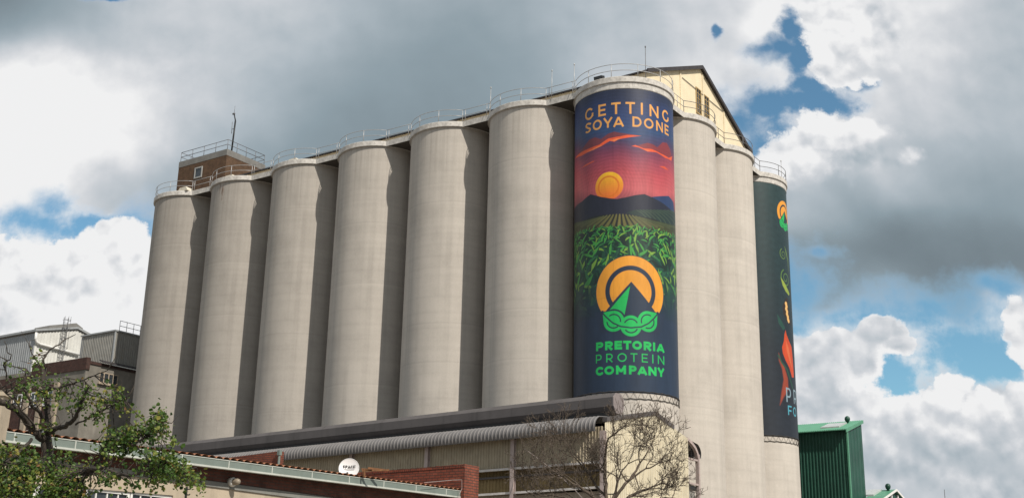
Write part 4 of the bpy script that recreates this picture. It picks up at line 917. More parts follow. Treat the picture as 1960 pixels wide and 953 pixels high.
while y-ww > Y0:
    b = MB(); y2, y1_ = y, y-ww; zt_, z0_ = ZWT((y1_+y2)/2), ZWT((y1_+y2)/2)-1.6
    for u0, u1, v0, v1 in ((y1_, y2, zt_-.06, zt_), (y1_, y2, z0_, z0_+.06), (y1_, y1_+.06, z0_+.06, zt_-.06), (y2-.06, y2, z0_+.06, zt_-.06)): b.box(XW-.14, XW-.05, u0, u1, v0, v1)
    for k_ in (1, 2, 3): yy = y1_+ww*k_/4; b.box(XW-.12, XW-.07, yy-.016, yy+.016, z0_+.06, zt_-.06)
    for k_ in (1, 2, 3): zz = zt_-.06-.37*k_; b.box(XW-.115, XW-.075, y1_+.06, y2-.06, zz-.016, zz+.016)
    fr = part('window', b, MT['whiteframe'], nb); b = MB(); b.add([(XW-.10, y1_, z0_), (XW-.10, y2, z0_), (XW-.10, y2, zt_), (XW-.10, y1_, zt_)], [(0, 1, 2, 3)]); part('pane', b, MT['glass'], fr)
    y -= ww+.03
b = MB(); strip(b, XW, XG-.02, Y0, Y1, lambda y: zg(y)-.16, lambda y: zg(y)-.13); part('soffit', b, MT['darkconcrete'], nb)
gu = MB(); strip(gu, XG-.02, XG, Y0, Y1+.25, lambda y: zg(y)-.19, lambda y: zg(y)-.02); strip(gu, XG-.14, XG-.12, Y0, Y1+.25, lambda y: zg(y)-.19, lambda y: zg(y)-.02)
go = part('gutter', gu, MT['gutter'], nb)
b = MB(); strip(b, XG-.145, XG+.018, Y0, Y1+.26, lambda y: zg(y)-.235, lambda y: zg(y)-.19); strip(b, XG-.02, XG+.012, Y0, Y1+.26, lambda y: zg(y)-.02, lambda y: zg(y)); part('gutter_lip', b, MT['gutterlip'], go)
for yj in np.arange(Y0+.6, Y1, 1.55):
    b = MB(); strip(b, XG, XG+.012, yj, yj+.03, lambda y: zg(y)-.2, lambda y: zg(y)-.01); part('gutter_joint', b, MT['gutterlip'], go)
b = MB(); n = int((Y1-Y0)/.24); ks = 8; rows = []
for i_ in range(n*6+1):
    yy = Y0+(Y1-Y0)*i_/(n*6); wv = abs(math.sin(math.pi*i_/6))**.7*.06
    for j in range(ks):
        d = j*.9; b.v.append((XG+.02-d, yy, zg(yy)+.01+wv+d*.05))
for i_ in range(n*6):
    for j in range(ks-1): b.f.append((i_*ks+j, i_*ks+j+1, (i_+1)*ks+j+1, (i_+1)*ks+j))
part('roof', b, MT['tile'], nb)
# brick end parapet
pe0, pe1 = on_x(890, 889, XG+.15), on_x(917, 893, XG+.15)
pv = thing('brick_parapet', 'red brick end wall rising above the tile roof beside the gutter end', 'wall', (XG, pe0[1], 0))
pl_ = on_y(690, 905, pe0[1])
b = MB(); z1 = (pe0[2]+pe1[2])/2; x_far = pl_[0]-.3; b.prism([(x_far, 0), (XG+.15, 0), (XG+.15, z1-.08), (x_far, min(pl_[2], z1)-.08)], 'y', pe0[1], pe1[1]); part('wall', b, MT['brick_red'], pv)
b = MB(); n = int((XG+.15-x_far)/.086); zl = min(pl_[2], z1)
for k_ in range(n):
    x0_ = x_far+(XG+.15-x_far)*k_/n; zz = zl+(z1-zl)*k_/n; b.box(x0_+.006, x0_+.078, pe0[1]-.012, pe1[1]+.012, zz-.079, zz+.012+random.uniform(0, .02))
part('coping', b, MT['brick_red'], pv)
# brick annex behind with downpipe
YA = -40.
p0, p1 = on_y(436, 876, YA), on_y(535, 862.5, YA); p2 = on_y(400, 881, YA)
an = thing('brick_annex', 'brown brick wall piece with pale downpipe, left of the satellite dish', 'wall', (p1[0], YA, 0))
b = MB(); b.prism([(p2[0]-3, 0), (p1[0], 0), (p1[0], p1[2]), (p2[0]-3, p2[2]-.1)], 'y', YA, YA+.3); part('wall', b, MT['brick_red'], an)
b = MB(); b.tube([(p1[0]+.06, YA-.05, 0), (p1[0]+.06, YA-.05, p1[2]-.15)], .055, 8); b.box(p1[0]-.02, p1[0]+.14, YA-.13, YA+.03, p1[2]-.2, p1[2]+.02); part('downpipe', b, MT['gutter'], an)

# bulkhead lamp on the near wall
p = on_x(441, 922, XW); lm = thing('wall_lamp', 'round white bulkhead lamp sticking out of the brick band', 'lamp', (p[0], p[1], p[2]))
def xdisc(mb, prof, c, n=20):
    k_ = len(prof); o_ = len(mb.v)
    for i_ in range(n):
        a = 2*math.pi*i_/n
        for r_, d in prof: mb.v.append((c[0]+d, c[1]+r_*math.cos(a), c[2]+r_*math.sin(a)))
    for i_ in range(n):
        for j in range(k_-1): mb.f.append((o_+i_*k_+j, o_+((i_+1) % n)*k_+j, o_+((i_+1) % n)*k_+j+1, o_+i_*k_+j+1))
b = MB(); xdisc(b, [(.0, 0), (.125, 0), (.125, .10), (.11, .13), (.085, .14)], p); part('base', b, MT['lampwhite'], lm, True)
b = MB(); xdisc(b, [(.085, .14), (.085, .26), (.07, .31), (.04, .34), (0, .345)], p); part('shade', b, weathered('lamp glass', (.26, .22, .17), .3, .1, 8), lm, True)

# satellite dish on the tile roof
dD = (to_world(on_x(668, 905, XG-1.1)))[1]; dc = at_depth(668, 897, dD); rD = 18.6/F_PX*np.linalg.norm(dc-CAM)
ds = thing('satellite_dish', 'white satellite dish lettered SPACE behind the gutter', 'satellite dish', tuple(dc), None, False)
aim = np.array([.05, -1, .32]); aim /= np.linalg.norm(aim); ex = np.cross(np.array([0, 0, 1.]), -aim); ex /= np.linalg.norm(ex); ez = np.cross(-aim, ex); 
if ez[2] < 0: ez = -ez
if ex[0] < 0: ex = -ex
def dp(x, z, d): return dc+ex*x+ez*z+aim*d
b = MB(); nr, na = 8, 40
for side, off in ((1, 0), (-1, -.012)):
    o_ = len(b.v)
    for r_ in range(nr+1):
        for a_ in range(na): rr_ = rD*r_/nr; an_ = 2*math.pi*a_/na; b.v.append(tuple(dp(rr_*math.cos(an_), rr_*1.03*math.sin(an_), .22*(rr_/rD)**2*rD+off)))
    for r_ in range(nr):
        for a_ in range(na):
            f = (o_+r_*na+a_, o_+r_*na+(a_+1) % na, o_+(r_+1)*na+(a_+1) % na, o_+(r_+1)*na+a_); b.f.append(f if side > 0 else f[::-1])
rim = [tuple(dp(rD*math.cos(t_), rD*1.03*math.sin(t_), .22*rD-.004)) for t_ in np.linspace(0, 2*math.pi, 41)]
b.tube(rim, .010, 6); dish = part('reflector', b, MT['dish'], ds, True)
b = MB(); hs = .085; wl = .062; x = -.19; k_ = 0
for ch in 'SPACE':
    for st in glyph(ch, wl, hs, .019):
        for p_, q_ in zip(st[:-1], st[1:]):
            k_ += 1; d0 = .015+k_*.0002
            P_, Q_ = [dp(x+u_[0], .02+u_[1], d0+.22*(x+u_[0])**2/rD) for u_ in (p_, q_)]; t_ = (Q_-P_); l_ = np.linalg.norm(t_)
            if l_ < 1e-6: continue
            t_ /= l_; n_ = np.cross(aim, t_)*.0095; b.add([P_-n_-t_*.004, Q_-n_+t_*.004, Q_+n_+t_*.004, P_+n_-t_*.004], [(0, 1, 2, 3)])
    x += wl+.017
P_ = [dp(u_, -.035+v_, .02) for u_, v_ in ((-.16, 0), (.16, 0), (.16, .012), (-.16, .012))]; b.add(P_, [(0, 1, 2, 3)])
part('lettering', b, MT['black'], dish)
b = MB(); b.tube([dp(0, -rD*.98, .08), dp(0, -rD*1.1, .30), dp(0, -rD*1.15, .42)], .014); b.tube([dp(0, -rD*1.15, .40), dp(0, -rD*1.05, .46)], .03, 8); part('feed_arm', b, MT['raildark'], ds)
b = MB(); b.tube([dp(0, 0, -.02), dp(0, 0, -.15), dp(0, 0, -.15)-np.array([0, 0, .75])], .025, 8); part('mount', b, MT['raildark'], ds)
# loose rusty angle irons on the roof by the dish
p = to_site(at_depth(700, 898, 35)); ri = thing('rusty_frame', 'rusty angle iron scraps lying on the roof right of the dish', 'scrap metal', tuple(p))
b = MB(); A_ = [to_site(at_depth(*q)) for q in ((693, 900, 35), (745, 899, 35), (704, 895, 35.2), (738, 899, 35.4), (697, 897, 35), (697, 912, 35), (692, 897, 35), (712, 899, 35))]
for i_ in range(0, 8, 2): b.bar(A_[i_], A_[i_+1], .05, .05)
part('bars', b, MT['rust'], ri)
# broken conduit at the gutter end
cb_ = thing('gutter_cable', 'thin loose cable hanging at the gutter end by the red brick', 'cable', tuple(on_x(885, 935, XG)))
b = MB(); q = [on_x(*s_, XG+.2) for s_ in ((812, 923), (835, 921), (866, 918), (884, 917.5), (884, 935), (879, 945), (877, 960))]; b.tube(q, .007, 5); part('wire', b, MT['pinksteel'], cb_)

# ------------------------------------------------------------------ buildings behind the left end
XC = -60.; pc = on_x(166.5, 690, XC); YC = pc[1]; ZC = pc[2]
lb = thing('mill_building', 'old rendered mill building with brick panels left of the silos', 'building', (XC, YC, 0))
pr = on_x(256, 705, XC); yb_ = pr[1]+8
b = MB(); b.box(-92, XC, YC, yb_, 0, ZC-.25); part('wall', b, MT['oldconcrete'], lb)
b = MB(); pl2 = on_y(64, 699, YC); st = pl2[0]; b.box(st, XC+.12, YC-.12, YC+.35, ZC-.9, ZC+.35); b.box(-92, st, YC-.12, YC+.35, ZC-1.75, ZC-.7); b.box(XC-.35, XC+.12, YC+.35, yb_, ZC-.25, ZC+.05)
part('parapet', b, MT['brick_mill'], lb)
b = MB(); b.box(XC-.02, XC+.10, YC+.02, yb_, 18+4.0, 18+4.3); part('string_course', b, MT['darkconcrete'], lb)
for k_, (px0, px1) in enumerate(((-60, -30), (-25, 0), (3, 16), (20, 43), (55, 72), (78, 100))):
    x0_, x1_ = on_y(px0, 790, YC)[0], on_y(px1, 790, YC)[0]
    b = MB(); b.box(x0_, x1_, YC-.06, YC+.1, 6, ZC-2.0); bp = part('brick_panel', b, MT['brick_mill'], lb)
    for lv in (ZC-4.2, ZC-8.2, ZC-12.0):
        m_ = (x0_+x1_)/2; hw = min(.75, (x1_-x0_)*.42); b = MB()
        for u0, u1, v0, v1 in ((m_-hw, m_+hw, lv+1.5, lv+1.6), (m_-hw, m_+hw, lv, lv+.1), (m_-hw, m_-hw+.08, lv+.1, lv+1.5), (m_+hw-.08, m_+hw, lv+.1, lv+1.5), (m_-.03, m_+.03, lv+.1, lv+1.5), (m_-hw+.08, m_+hw-.08, lv+.75, lv+.82)): b.box(u0, u1, YC-.12, YC-.065, v0, v1)
        fr = part('window', b, MT['whiteframe'], lb); b = MB(); b.add([(m_-hw, YC-.08, lv), (m_+hw, YC-.08, lv), (m_+hw, YC-.08, lv+1.6), (m_-hw, YC-.08, lv+1.6)], [(0, 1, 2, 3)]); part('pane', b, MT['glass'], fr)
for px in (49, 17.5, 1, 75, 104, -28): b = MB(); x_ = on_y(px, 790, YC)[0]; b.box(x_-.35, x_+.35, YC-.25, YC+.1, 0, ZC-1.9); part('pilaster', b, MT['pilaster'], lb)
p, q = on_x(190, 718, XC), on_x(224, 735, XC); b = MB(); z1, z0 = p[2], q[2]-.2; z1 = z0+1.15; y0_, y1_ = p[1], q[1]
for u0, u1, v0, v1 in ((y0_, y1_, z1-.1, z1), (y0_, y1_, z0, z0+.1), (y0_, y0_+.09, z0+.1, z1-.1), (y1_-.09, y1_, z0+.1, z1-.1)): b.box(XC-.05, XC+.06, u0, u1, v0, v1)
for f in (.25, .5, .75): yy = y0_+(y1_-y0_)*f; b.box(XC-.04, XC+.05, yy-.06, yy+.06, z0+.1, z1-.1)
b.box(XC-.02, XC+.3, y0_-.15, y1_+.15, z0-.16, z0-.002); fr = part('window', b, MT['pilaster'], lb); b = MB(); b.add([(XC+.02, y0_, z0), (XC+.02, y1_, z0), (XC+.02, y1_, z1), (XC+.02, y0_, z1)], [(0, 1, 2, 3)]); part('pane', b, MT['glass'], fr)

pb0 = on_x(222, 631, XC-.25); YB, ZB1 = pb0[1], pb0[2]; pbl = on_y(158, 645, YB); zb0 = on_x(215, 694, XC-.25)[2]
bx = thing('metal_penthouse', 'dull zinc sheeted plant room on the mill roof beside the leftmost silo', 'plant room', (XC-3, YB, ZC))
yb2 = on_x(258, 642, XC-.25)[1]+3
b = MB(); b.corr('y', YB, pbl[0], XC-.25, ZC-.3, ZB1-.15, .28, .05); b.corr('x', XC-.25, YB, yb2, zb0, ZB1-.15, .28, .05, out=1); part('wall', b, MT['boxsheet'], bx)
b = MB(); b.box(pbl[0]-.15, XC-.1, YB-.15, yb2, ZB1-.15, ZB1); part('roof', b, MT['greysheet'], bx)
b = MB(); b.box(XC-.3, XC-.15, YB-.1, YB+.02, zb0, ZB1-.16); b.box(pbl[0]-.1, pbl[0]+.3, YB-.02, YB+.3, ZC, ZB1-.2); part('corner_flashing', b, MT['greysheet'], bx)
b = MB(); b.prism([(XC-.2, zb0-.05), (XC+.5, zb0-.35), (XC+.5, zb0-.25), (XC-.2, zb0+.05)], 'y', YB-1.6, yb2); part('lean_to_roof', b, MT['roofdark'], bx)
rr = MB(); xr_ = XC-.35
for h in (.55, 1.1): rr.tube([(xr_, YB+.5, ZB1+h), (xr_, yb2, ZB1+h)], .03)
for yy in np.arange(YB+.5, yb2, .9): rr.tube([(xr_, yy, ZB1-.01), (xr_, yy, ZB1+1.1)], .03)
part('handrail', rr, MT['raildark'], bx, True)

XH = -76.; q0 = on_x(70, 634, XH); YH, ZH = q0[1], q0[2]; qa = on_x(147, 629.5, XH); qb = on_x(162, 641, XH)
wb = thing('white_building', 'white sheeted factory building with fascia, behind the mill building', 'building', (XH, YH, 0))
b = MB(); b.corr('y', YH, -110, XH, 10, ZH-.2, .4, .04); part('front_wall', b, MT['greysheet'], wb)
ap = qa[1]; yb3 = qb[1]+8
b = MB(); top_ = lambda y: ZH-.1+(qa[2]-ZH)*min(1, (y-YH)/(ap-YH)) if y < ap else qa[2]-.1-(y-ap)*.25
b.corr('x', XH, YH, yb3, lambda y: 24, top_, .4, .05, out=1); part('gable_wall', b, MT['whitewall'], wb)
b = MB(); b.prism([(YH-.3, ZH-.05), (ap, qa[2]), (yb3, qa[2]-.25*(yb3-ap)), (yb3, qa[2]-.25*(yb3-ap)+.2), (ap, qa[2]+.25), (YH-.3, ZH+.2)], 'x', -110, XH+.25); part('roof', b, MT['greysheet'], wb)
b = MB(); pts = [on_x(x, y, XH+.25) for x, y in ((69.5, 636), (68, 648), (70, 654), (76, 658), (105, 666), (152, 678.5))]; b.tube(pts, .14, 8); part('downpipe', b, MT['whiteframe'], wb, True)
b = MB(); p = on_x(86, 632, XH-3); q = on_x(146, 622, XH-3); b.prism([(p[1], ZH), (q[1]+.5, ZH), (q[1]+1.0, q[2]-.2), (q[1], q[2]+.25), (p[1]+.6, q[2]-.75)], 'x', XH-6, XH-3); part('roof_vent', b, MT['darkconcrete'], wb)
ld = thing('caged_ladder', 'dark caged ladder climbing the white gable wall', 'ladder', tuple(on_x(115, 690, XH+.6)))
b = MB(); l0, l1 = on_x(112, 690, XH+.5), on_x(118, 604, XH+.5); y0_, y1_, z0_, z1_ = l0[1], l0[1]+.55, l0[2], on_x(120, 606, XH+.5)[2]
for yy in (y0_, y1_): b.tube([(XH+.5, yy, z0_), (XH+.5, yy, z1_)], .04)
for z_ in np.arange(z0_, z1_, .35): b.tube([(XH+.5, y0_, z_), (XH+.5, y1_, z_)], .02, 5)
part('rails', b, MT['raildark'], ld)
b = MB(); m_ = (y0_+y1_)/2
for z_ in np.arange(z0_+1.5, z1_+.1, 1.1): b.tube([(XH+.5+.75*math.sin(t_), m_-.42*math.cos(t_), z_) for t_ in np.linspace(0, math.pi, 9)], .028, 5)
for t_ in (.5, 1.2, 1.9, 2.6): b.tube([(XH+.5+.75*math.sin(t_), m_-.42*math.cos(t_), z0_+1.5), (XH+.5+.75*math.sin(t_), m_-.42*math.cos(t_), z1_+.05)], .022, 5)
part('cage', b, MT['raildark'], ld)

# ------------------------------------------------------------------ green plant buildings on the right
YGB = 40.; p0 = on_y(1528, 826, YGB); p1 = on_y(1619.5, 819, YGB); XG1 = p1[0]; zf = p1[2]; XG0 = p0[0]-2.5
pk = on_x(1648, 804.5, XG1); YK, zk = pk[1], pk[2]
gt = thing('green_tower', 'tall green ribbed plant tower beside the dark banner silo', 'plant tower', (XG1, YGB, 0))
b = MB(); b.corr('y', YGB, XG0, XG1, 0, zf-.05, .34, .05); part('front_wall', b, MT['green'], gt)
b = MB(); b.corr('x', XG1, YGB, YK, 0, lambda y: zf+(zk-zf)*(y-YGB)/(YK-YGB)-.05, 1.1, .03, out=1); part('side_wall', b, MT['green'], gt)
b = MB(); n = 34; o_ = .62
for i_ in range(n*2+1):
    x_ = XG0-.2+(XG1+.15-XG0+.2)*i_/(2*n); h = .05*(i_ % 2)
    for yy in (YGB-o_, YK+.1): z_ = zf+(zk-zf)*(yy-YGB)/(YK-YGB); b.v += [(x_, yy, z_+h), (x_, yy, z_-.07)]
for i_ in range(n*2):
    a_ = i_*4; c_ = a_+4; b.f += [(a_, c_, c_+2, a_+2), (a_+1, a_+3, c_+3, c_+1), (a_, a_+1, c_+1, c_)]
b.f += [(0, 2, 3, 1), (n*8, n*8+1, n*8+3, n*8+2)]
part('roof', b, MT['greenroof'], gt)
b = MB(); b.box(XG1-.02, XG1+.12, YGB-.10, YGB+.22, 0, zf-.1); b.prism([(YGB-o_, zf-.32+(zk-zf)*(-o_)/(YK-YGB)), (YK+.1, zk-.28), (YK+.1, zk+.04), (YGB-o_, zf+.03+(zk-zf)*(-o_)/(YK-YGB))], 'x', XG1+.155, XG1+.22); part('flashing', b, MT['greenroof'], gt)
def roof_panel(tree, cx0, cx1, f0, f1, lift=.16):
    b_ = MB(); P_ = [(x_, yy, zf+(zk-zf)*(yy-YGB)/(YK-YGB)) for yy in (f0, f1) for x_ in (cx0, cx1)]
    b_.add([(x_, y_, z_+lift) for x_, y_, z_ in P_]+[(x_, y_, z_) for x_, y_, z_ in P_], [(0, 1, 3, 2), (0, 4, 5, 1), (1, 5, 7, 3), (3, 7, 6, 2), (2, 6, 4, 0)]); return part('skylight', b_, MT['skylight'], tree)
w_ = XG1-XG0; roof_panel(gt, XG1-3.0, XG1-1.0, YGB+.8, YGB+.55*(YK-YGB)+.6)
def turbine(tree, x_, y_, z_, s_=.28):
    b_ = MB(); b_.lathe([(s_*.55, -.3), (s_*.55, .15), (s_*.8, .2), (s_*1.05, .42), (s_*.9, .62), (s_*.4, .74), (0, .76)], (x_, y_, z_), 18); o2 = part('turbine_vent', b_, MT['green'], tree, True); return o2
tp = on_y(1622, 805, YGB+.75*(YK-YGB)); turbine(gt, tp[0], tp[1], zf+(zk-zf)*.75)
# second, lower green building
YG2 = 44.; a0 = on_y(1640, 953, YG2); a1 = on_y(1737, 938, YG2+3)
gb = thing('green_shed', 'lower green shed roof with skylight at the foot of the green tower', 'shed', (a0[0]+4, YG2+3, 0))
YR = YG2+4.5; rp = on_y(1716, 938, YR); re_ = on_y(1752, 953, YR+4.5); zr = rp[2]; XR1 = rp[0]; ze = on_y(1640, 958, YG2)[2]
b = MB(); dn = (zr-ze); b.prism([(YG2-.4, ze-.0), (YR, zr), (YR+5, zr-dn*1.0), (YR+5, zr-dn+.12), (YR, zr+.12), (YG2-.4, ze+.12)], 'x', XG1+.15, XR1); part('roof', b, MT['greenroof'], gb)
b = MB(); b.prism([(YG2, 0), (YR+4.6, 0), (YR+4.6, zr-dn*.92-.05), (YR, zr-.05), (YG2, ze+.05)], 'x', XG1+.2, XR1-.3); part('wall', b, MT['green'], gb)
b = MB()
for f in (-.55, .45, 1.3): yy = YR+f*2.2; zz = zr-abs(yy-YR)/(YR-YG2+.4)*dn; b.box(XR1-.28, XR1-.14, yy-.12, yy+.12, 0, zz-.1)
b.bar((XR1+.03, YG2-.4, ze+.02), (XR1+.03, YR, zr+.06), .06, .22); b.bar((XR1+.03, YR, zr+.06), (XR1+.03, YR+5, zr-dn+.06), .06, .22)
part('white_trim', b, MT['whiteframe'], gb)
def sk(f): return zr-dn*(YR-f)/(YR-YG2+.4)+.12
b = MB(); f0, f1, x0_, x1_ = YR-3.4, YR-.5, XR1-3.3, XR1-1.4; P_ = [(x_, yy, sk(yy)) for yy in (f0, f1) for x_ in (x0_, x1_)]; b.add([(x_, y_, z_+.18) for x_, y_, z_ in P_]+P_, [(0, 1, 3, 2), (0, 4, 5, 1), (1, 5, 7, 3), (3, 7, 6, 2), (2, 6, 4, 0)]); part('skylight', b, MT['skylight'], gb)
turbine(gb, XR1-.7, YR-.6, sk(YR-.6)); 

# ------------------------------------------------------------------ small things near the low building
p = at_depth(4, 775, 24.0); po = thing('gate_post', 'tan rendered gate post at the far left, behind the tree limb', 'post', (p[0], p[1], 0), None, False)
b = MB(); b.box(p[0]-.45, p[0]+.09, p[1]-.2, p[1]+.2, 0, p[2]+.16); part('shaft', b, MT['plasterwall'], po)
b = MB(); b.box(p[0]-.49, p[0]+.13, p[1]-.24, p[1]+.24, p[2]+.16, p[2]+.24); part('capstone', b, MT['plasterwall'], po)
p = at_depth(357.5, 931, 21.5); po = thing('fence_post', 'thin black security fence post under the leafy branch', 'post', (p[0], p[1], 0), None, False)
b = MB(); b.tube([(p[0], p[1], 0), (p[0], p[1], p[2])], .022, 6); part('pole', b, MT['black'], po)
for k_ in range(14):
    z_ = p[2]-.04-.10*k_; b = MB(); b.tube([(p[0]-.01, p[1], z_), (p[0]+.06, p[1], z_), (p[0]+.07, p[1], z_+.02)], .012, 5); part('insulator', b, MT['black'], po)
q = [on_y(1004, 858, -18.65), on_y(1040, 884, -20), on_y(1092, 928, -23), on_y(1118, 956, -26), on_y(1150, 1000, -31)]
wi = thing('stay_wire', 'pale slack wire running down from the shed eave behind the bare tree', 'wire', tuple(q[0])); b = MB(); b.tube(q, .016, 5); part('strand', b, MT['pinksteel'], wi)
p = at_depth(1808, 953, 420); q = at_depth(1807.5, 936, 420); dm = thing('lattice_mast', 'thin far mast against the clouds at the lower right edge', 'mast', (p[0], p[1], 0), None, False)
b = MB(); b.tube([(p[0], p[1], 0), tuple(q)], [.5, .10], 5); part('pole', b, MT['raildark'], dm)

# ------------------------------------------------------------------ trees
def tree_tubes(mb, pts, r0, r1, n=7, jit=.02):
    pts = [np.asarray(p, float) for p in pts]; out = []
    for i_ in range(len(pts)-1):
        for k_ in range(4):
            t_ = k_/4; p0_ = pts[max(i_-1, 0)]; p1_ = pts[i_]; p2_ = pts[i_+1]; p3_ = pts[min(i_+2, len(pts)-1)]
            out.append(.5*((2*p1_)+(-p0_+p2_)*t_+(2*p0_-5*p1_+4*p2_-p3_)*t_**2+(-p0_+3*p1_-3*p2_+p3_)*t_**3))
    out.append(pts[-1]); m_ = len(out)
    out = [p+np.array([random.gauss(0, jit), random.gauss(0, jit), random.gauss(0, jit)])*(0 < i_ < m_-1) for i_, p in enumerate(out)]
    rs = [(r0+(r1-r0)*(i_/(m_-1))**.8)*random.uniform(.92, 1.1) for i_ in range(m_)]
    mb.tube(out, rs, n); return out
def bark(name, c1, c2):
    m, nt, p = nodes(name); n = tex(nt, 'ShaderNodeTexNoise', 9, 7, .7, (1, 1, .3)); nt.links.new(ramp(nt, n.outputs['Fac'], [(.35, c1), (.68, c2)]), p.inputs['Base Color'])
    p.inputs['Roughness'].default_value = .95; bump(nt, p, n.outputs['Fac'], .8, .03); return m
def leaf_mat():
    m, nt, p = nodes('leaf'); at = nt.nodes.new('ShaderNodeAttribute'); at.attribute_name = 'tint'
    c = ramp(nt, at.outputs['Fac'], [(0, (.022, .050, .010)), (.4, (.055, .11, .018)), (.75, (.13, .18, .03)), (.92, (.25, .22, .05)), (1, (.18, .09, .03))])
    nt.links.new(c, p.inputs['Base Color']); p.inputs['Roughness'].default_value = .5; p.inputs['Specular IOR Level'].default_value = .35
    tr = nt.nodes.new('ShaderNodeBsdfTranslucent'); nt.links.new(c, tr.inputs[0]); mx = nt.nodes.new('ShaderNodeMixShader'); mx.inputs[0].default_value = .3
    out = nt.nodes['Material Output']; nt.links.new(p.outputs[0], mx.inputs[1]); nt.links.new(tr.outputs[0], mx.inputs[2]); nt.links.new(mx.outputs[0], out.inputs[0]); return m
random.seed(21); rng = np.random.default_rng(5)
TD = 19.0
tb = at_depth(104, 1200, TD); tb[2] = 0
lt = thing('leafy_tree', 'half bare leafy tree with crooked limbs in front of the low building', 'tree', tuple(tb), None, False)
def D(x, y, d=0): return at_depth(x, y, TD+d)
bk = bark('grey brown bark', (.014, .011, .009), (.075, .060, .047))
tk = MB(); tree_tubes(tk, [tb, D(104, 1060), D(101, 953), D(98, 905), D(92, 865), D(88, 838)], .12, .08, 10, .008)
part('trunk', tk, bk, lt, True)
br = MB(); paths = []
def limb(pts, r0, r1, jit=.01): r0 *= .72; r1 *= .85; o_ = tree_tubes(br, pts, r0, r1, 7, jit); paths.append((o_, r0, r1)); return o_
limb([D(89, 842), D(69, 830, -.2), D(46, 801, -.5), D(25, 778, -.8), D(0, 769, -1.1), D(-40, 745, -1.4)], .085, .055)
limb([D(89, 842), D(93, 805, .2), D(88, 766, .3), D(84, 735, .4), D(86, 705, .5)], .085, .03)
limb([D(90, 832), D(110, 818, -.3), D(130, 813, -.5), D(145, 796, -.7), D(157, 769, -.9), D(169, 742, -1.0)], .07, .022)
limb([D(84, 800, .2), D(72, 785), D(60, 776, -.3), D(52, 755, -.5), D(46, 737, -.5), D(50, 705, -.5)], .05, .014)
limb([D(84, 735, .4), D(83, 692, .5), D(92, 674, .6), D(112, 658, .7), D(138, 643, .8)], .032, .009)
limb([D(76, 752, .3), D(95, 745, .1), D(117, 741, -.2), D(148, 732, -.6), D(172, 722, -.8), D(206, 708, -1.)], .036, .008)
limb([D(96, 905), D(121, 914, -.6), D(150, 905, -1.1), D(171, 898, -1.5), D(186, 896, -1.7), D(203, 899, -1.9), D(229, 907, -2.1), D(254, 908, -2.3), D(280, 900, -2.4), D(310, 893, -2.4), D(350, 900, -2.3)], .062, .014)
limb([D(112, 935, -.4), D(151, 920, -1.), D(170, 903, -1.3), D(188, 882, -1.5), D(205, 862, -1.6), D(235, 856, -1.7), D(262, 846, -1.8), D(287, 832, -1.8), D(308, 806, -1.8)], .05, .010)
limb([D(145, 812, -.6), D(180, 795, -.9), D(215, 778, -1.1), D(245, 762, -1.2)], .022, .006)
limb([D(46, 800, -.5), D(20, 735, -.8), D(8, 700, -.9), D(22, 683, -1), D(12, 668, -1), D(10, 652, -1)], .022, .006)
limb([D(86, 705, .5), D(70, 690, .3), D(62, 676, .3), D(57, 660, .3)], .022, .006)
limb([D(60, 840, -.6), D(30, 870, -1.2), D(0, 885, -1.6), D(-30, 880, -1.8)], .04, .012)
limb([D(98, 905), D(60, 900, -.8), D(25, 915, -1.3), D(-10, 925, -1.6)], .045, .012)
limb([D(69, 830, -.2), D(60, 805, -.6), D(20, 760, -1.), D(-10, 735, -1.2)], .03, .008)
twl = MB(); allp = np.array([p for pth, r0, r1 in paths for p in pth[2:]])
lv_v, lv_f, lv_t = [], [], []
def add_leaf(c, s, tint):
    n_ = rng.normal(size=3); n_ += np.array([.25, -.45, .5]); n_ /= np.linalg.norm(n_); t_ = rng.normal(size=3); t_[2] -= .5; t_ -= n_*(t_ @ n_); t_ /= np.linalg.norm(t_); w_ = np.cross(n_, t_)
    o_ = len(lv_v); f_ = -n_*s*.16
    for a_, b_, c_ in ((0, 0, 0), (.28, .46, 1), (.72, .36, .8), (1.05, 0, .1), (.72, -.36, .8), (.28, -.46, 1), (.5, 0, -.35)):
        lv_v.append(tuple(c+t_*(a_-.4)*s+w_*b_*s+f_*c_)); lv_t.append(tint)
    lv_f.extend([(o_, o_+1, o_+6), (o_+1, o_+2, o_+6), (o_+2, o_+3, o_+6), (o_, o_+6, o_+5), (o_+6, o_+4, o_+5), (o_+6, o_+3, o_+4)])
def zone(x, y, r, ntw, per, d=-1., size=.054, tint=(.1, .75), ry=None):
    for _ in range(ntw):
        while True:
            q_ = rng.uniform(-1, 1, 2)
            if q_ @ q_ < 1: break
        e_ = D(x+q_[0]*r, y+q_[1]*(ry or r), d+rng.normal()*.35)
        s_ = allp[np.argmin(((allp-e_)**2).sum(1)+rng.uniform(0, .04, len(allp)))]
        m_ = (s_+e_)/2+rng.normal(size=3)*.06
        if np.linalg.norm(e_-s_) < 2.2: twl.tube([s_, m_, e_], [.010, .007, .003], 4)
        tt = rng.uniform(*tint)
        for k_ in range(per):
            f_ = rng.uniform(.55, 1.08); c_ = s_*(1-f_)**2+2*m_*f_*(1-f_)+e_*f_**2
            if np.linalg.norm(c_-e_) > .45: c_ = e_+(c_-e_)*.3
            add_leaf(c_+rng.normal(size=3)*.055, size*rng.uniform(.6, 1.25), float(np.clip(tt+rng.normal()*.13, 0, 1)))
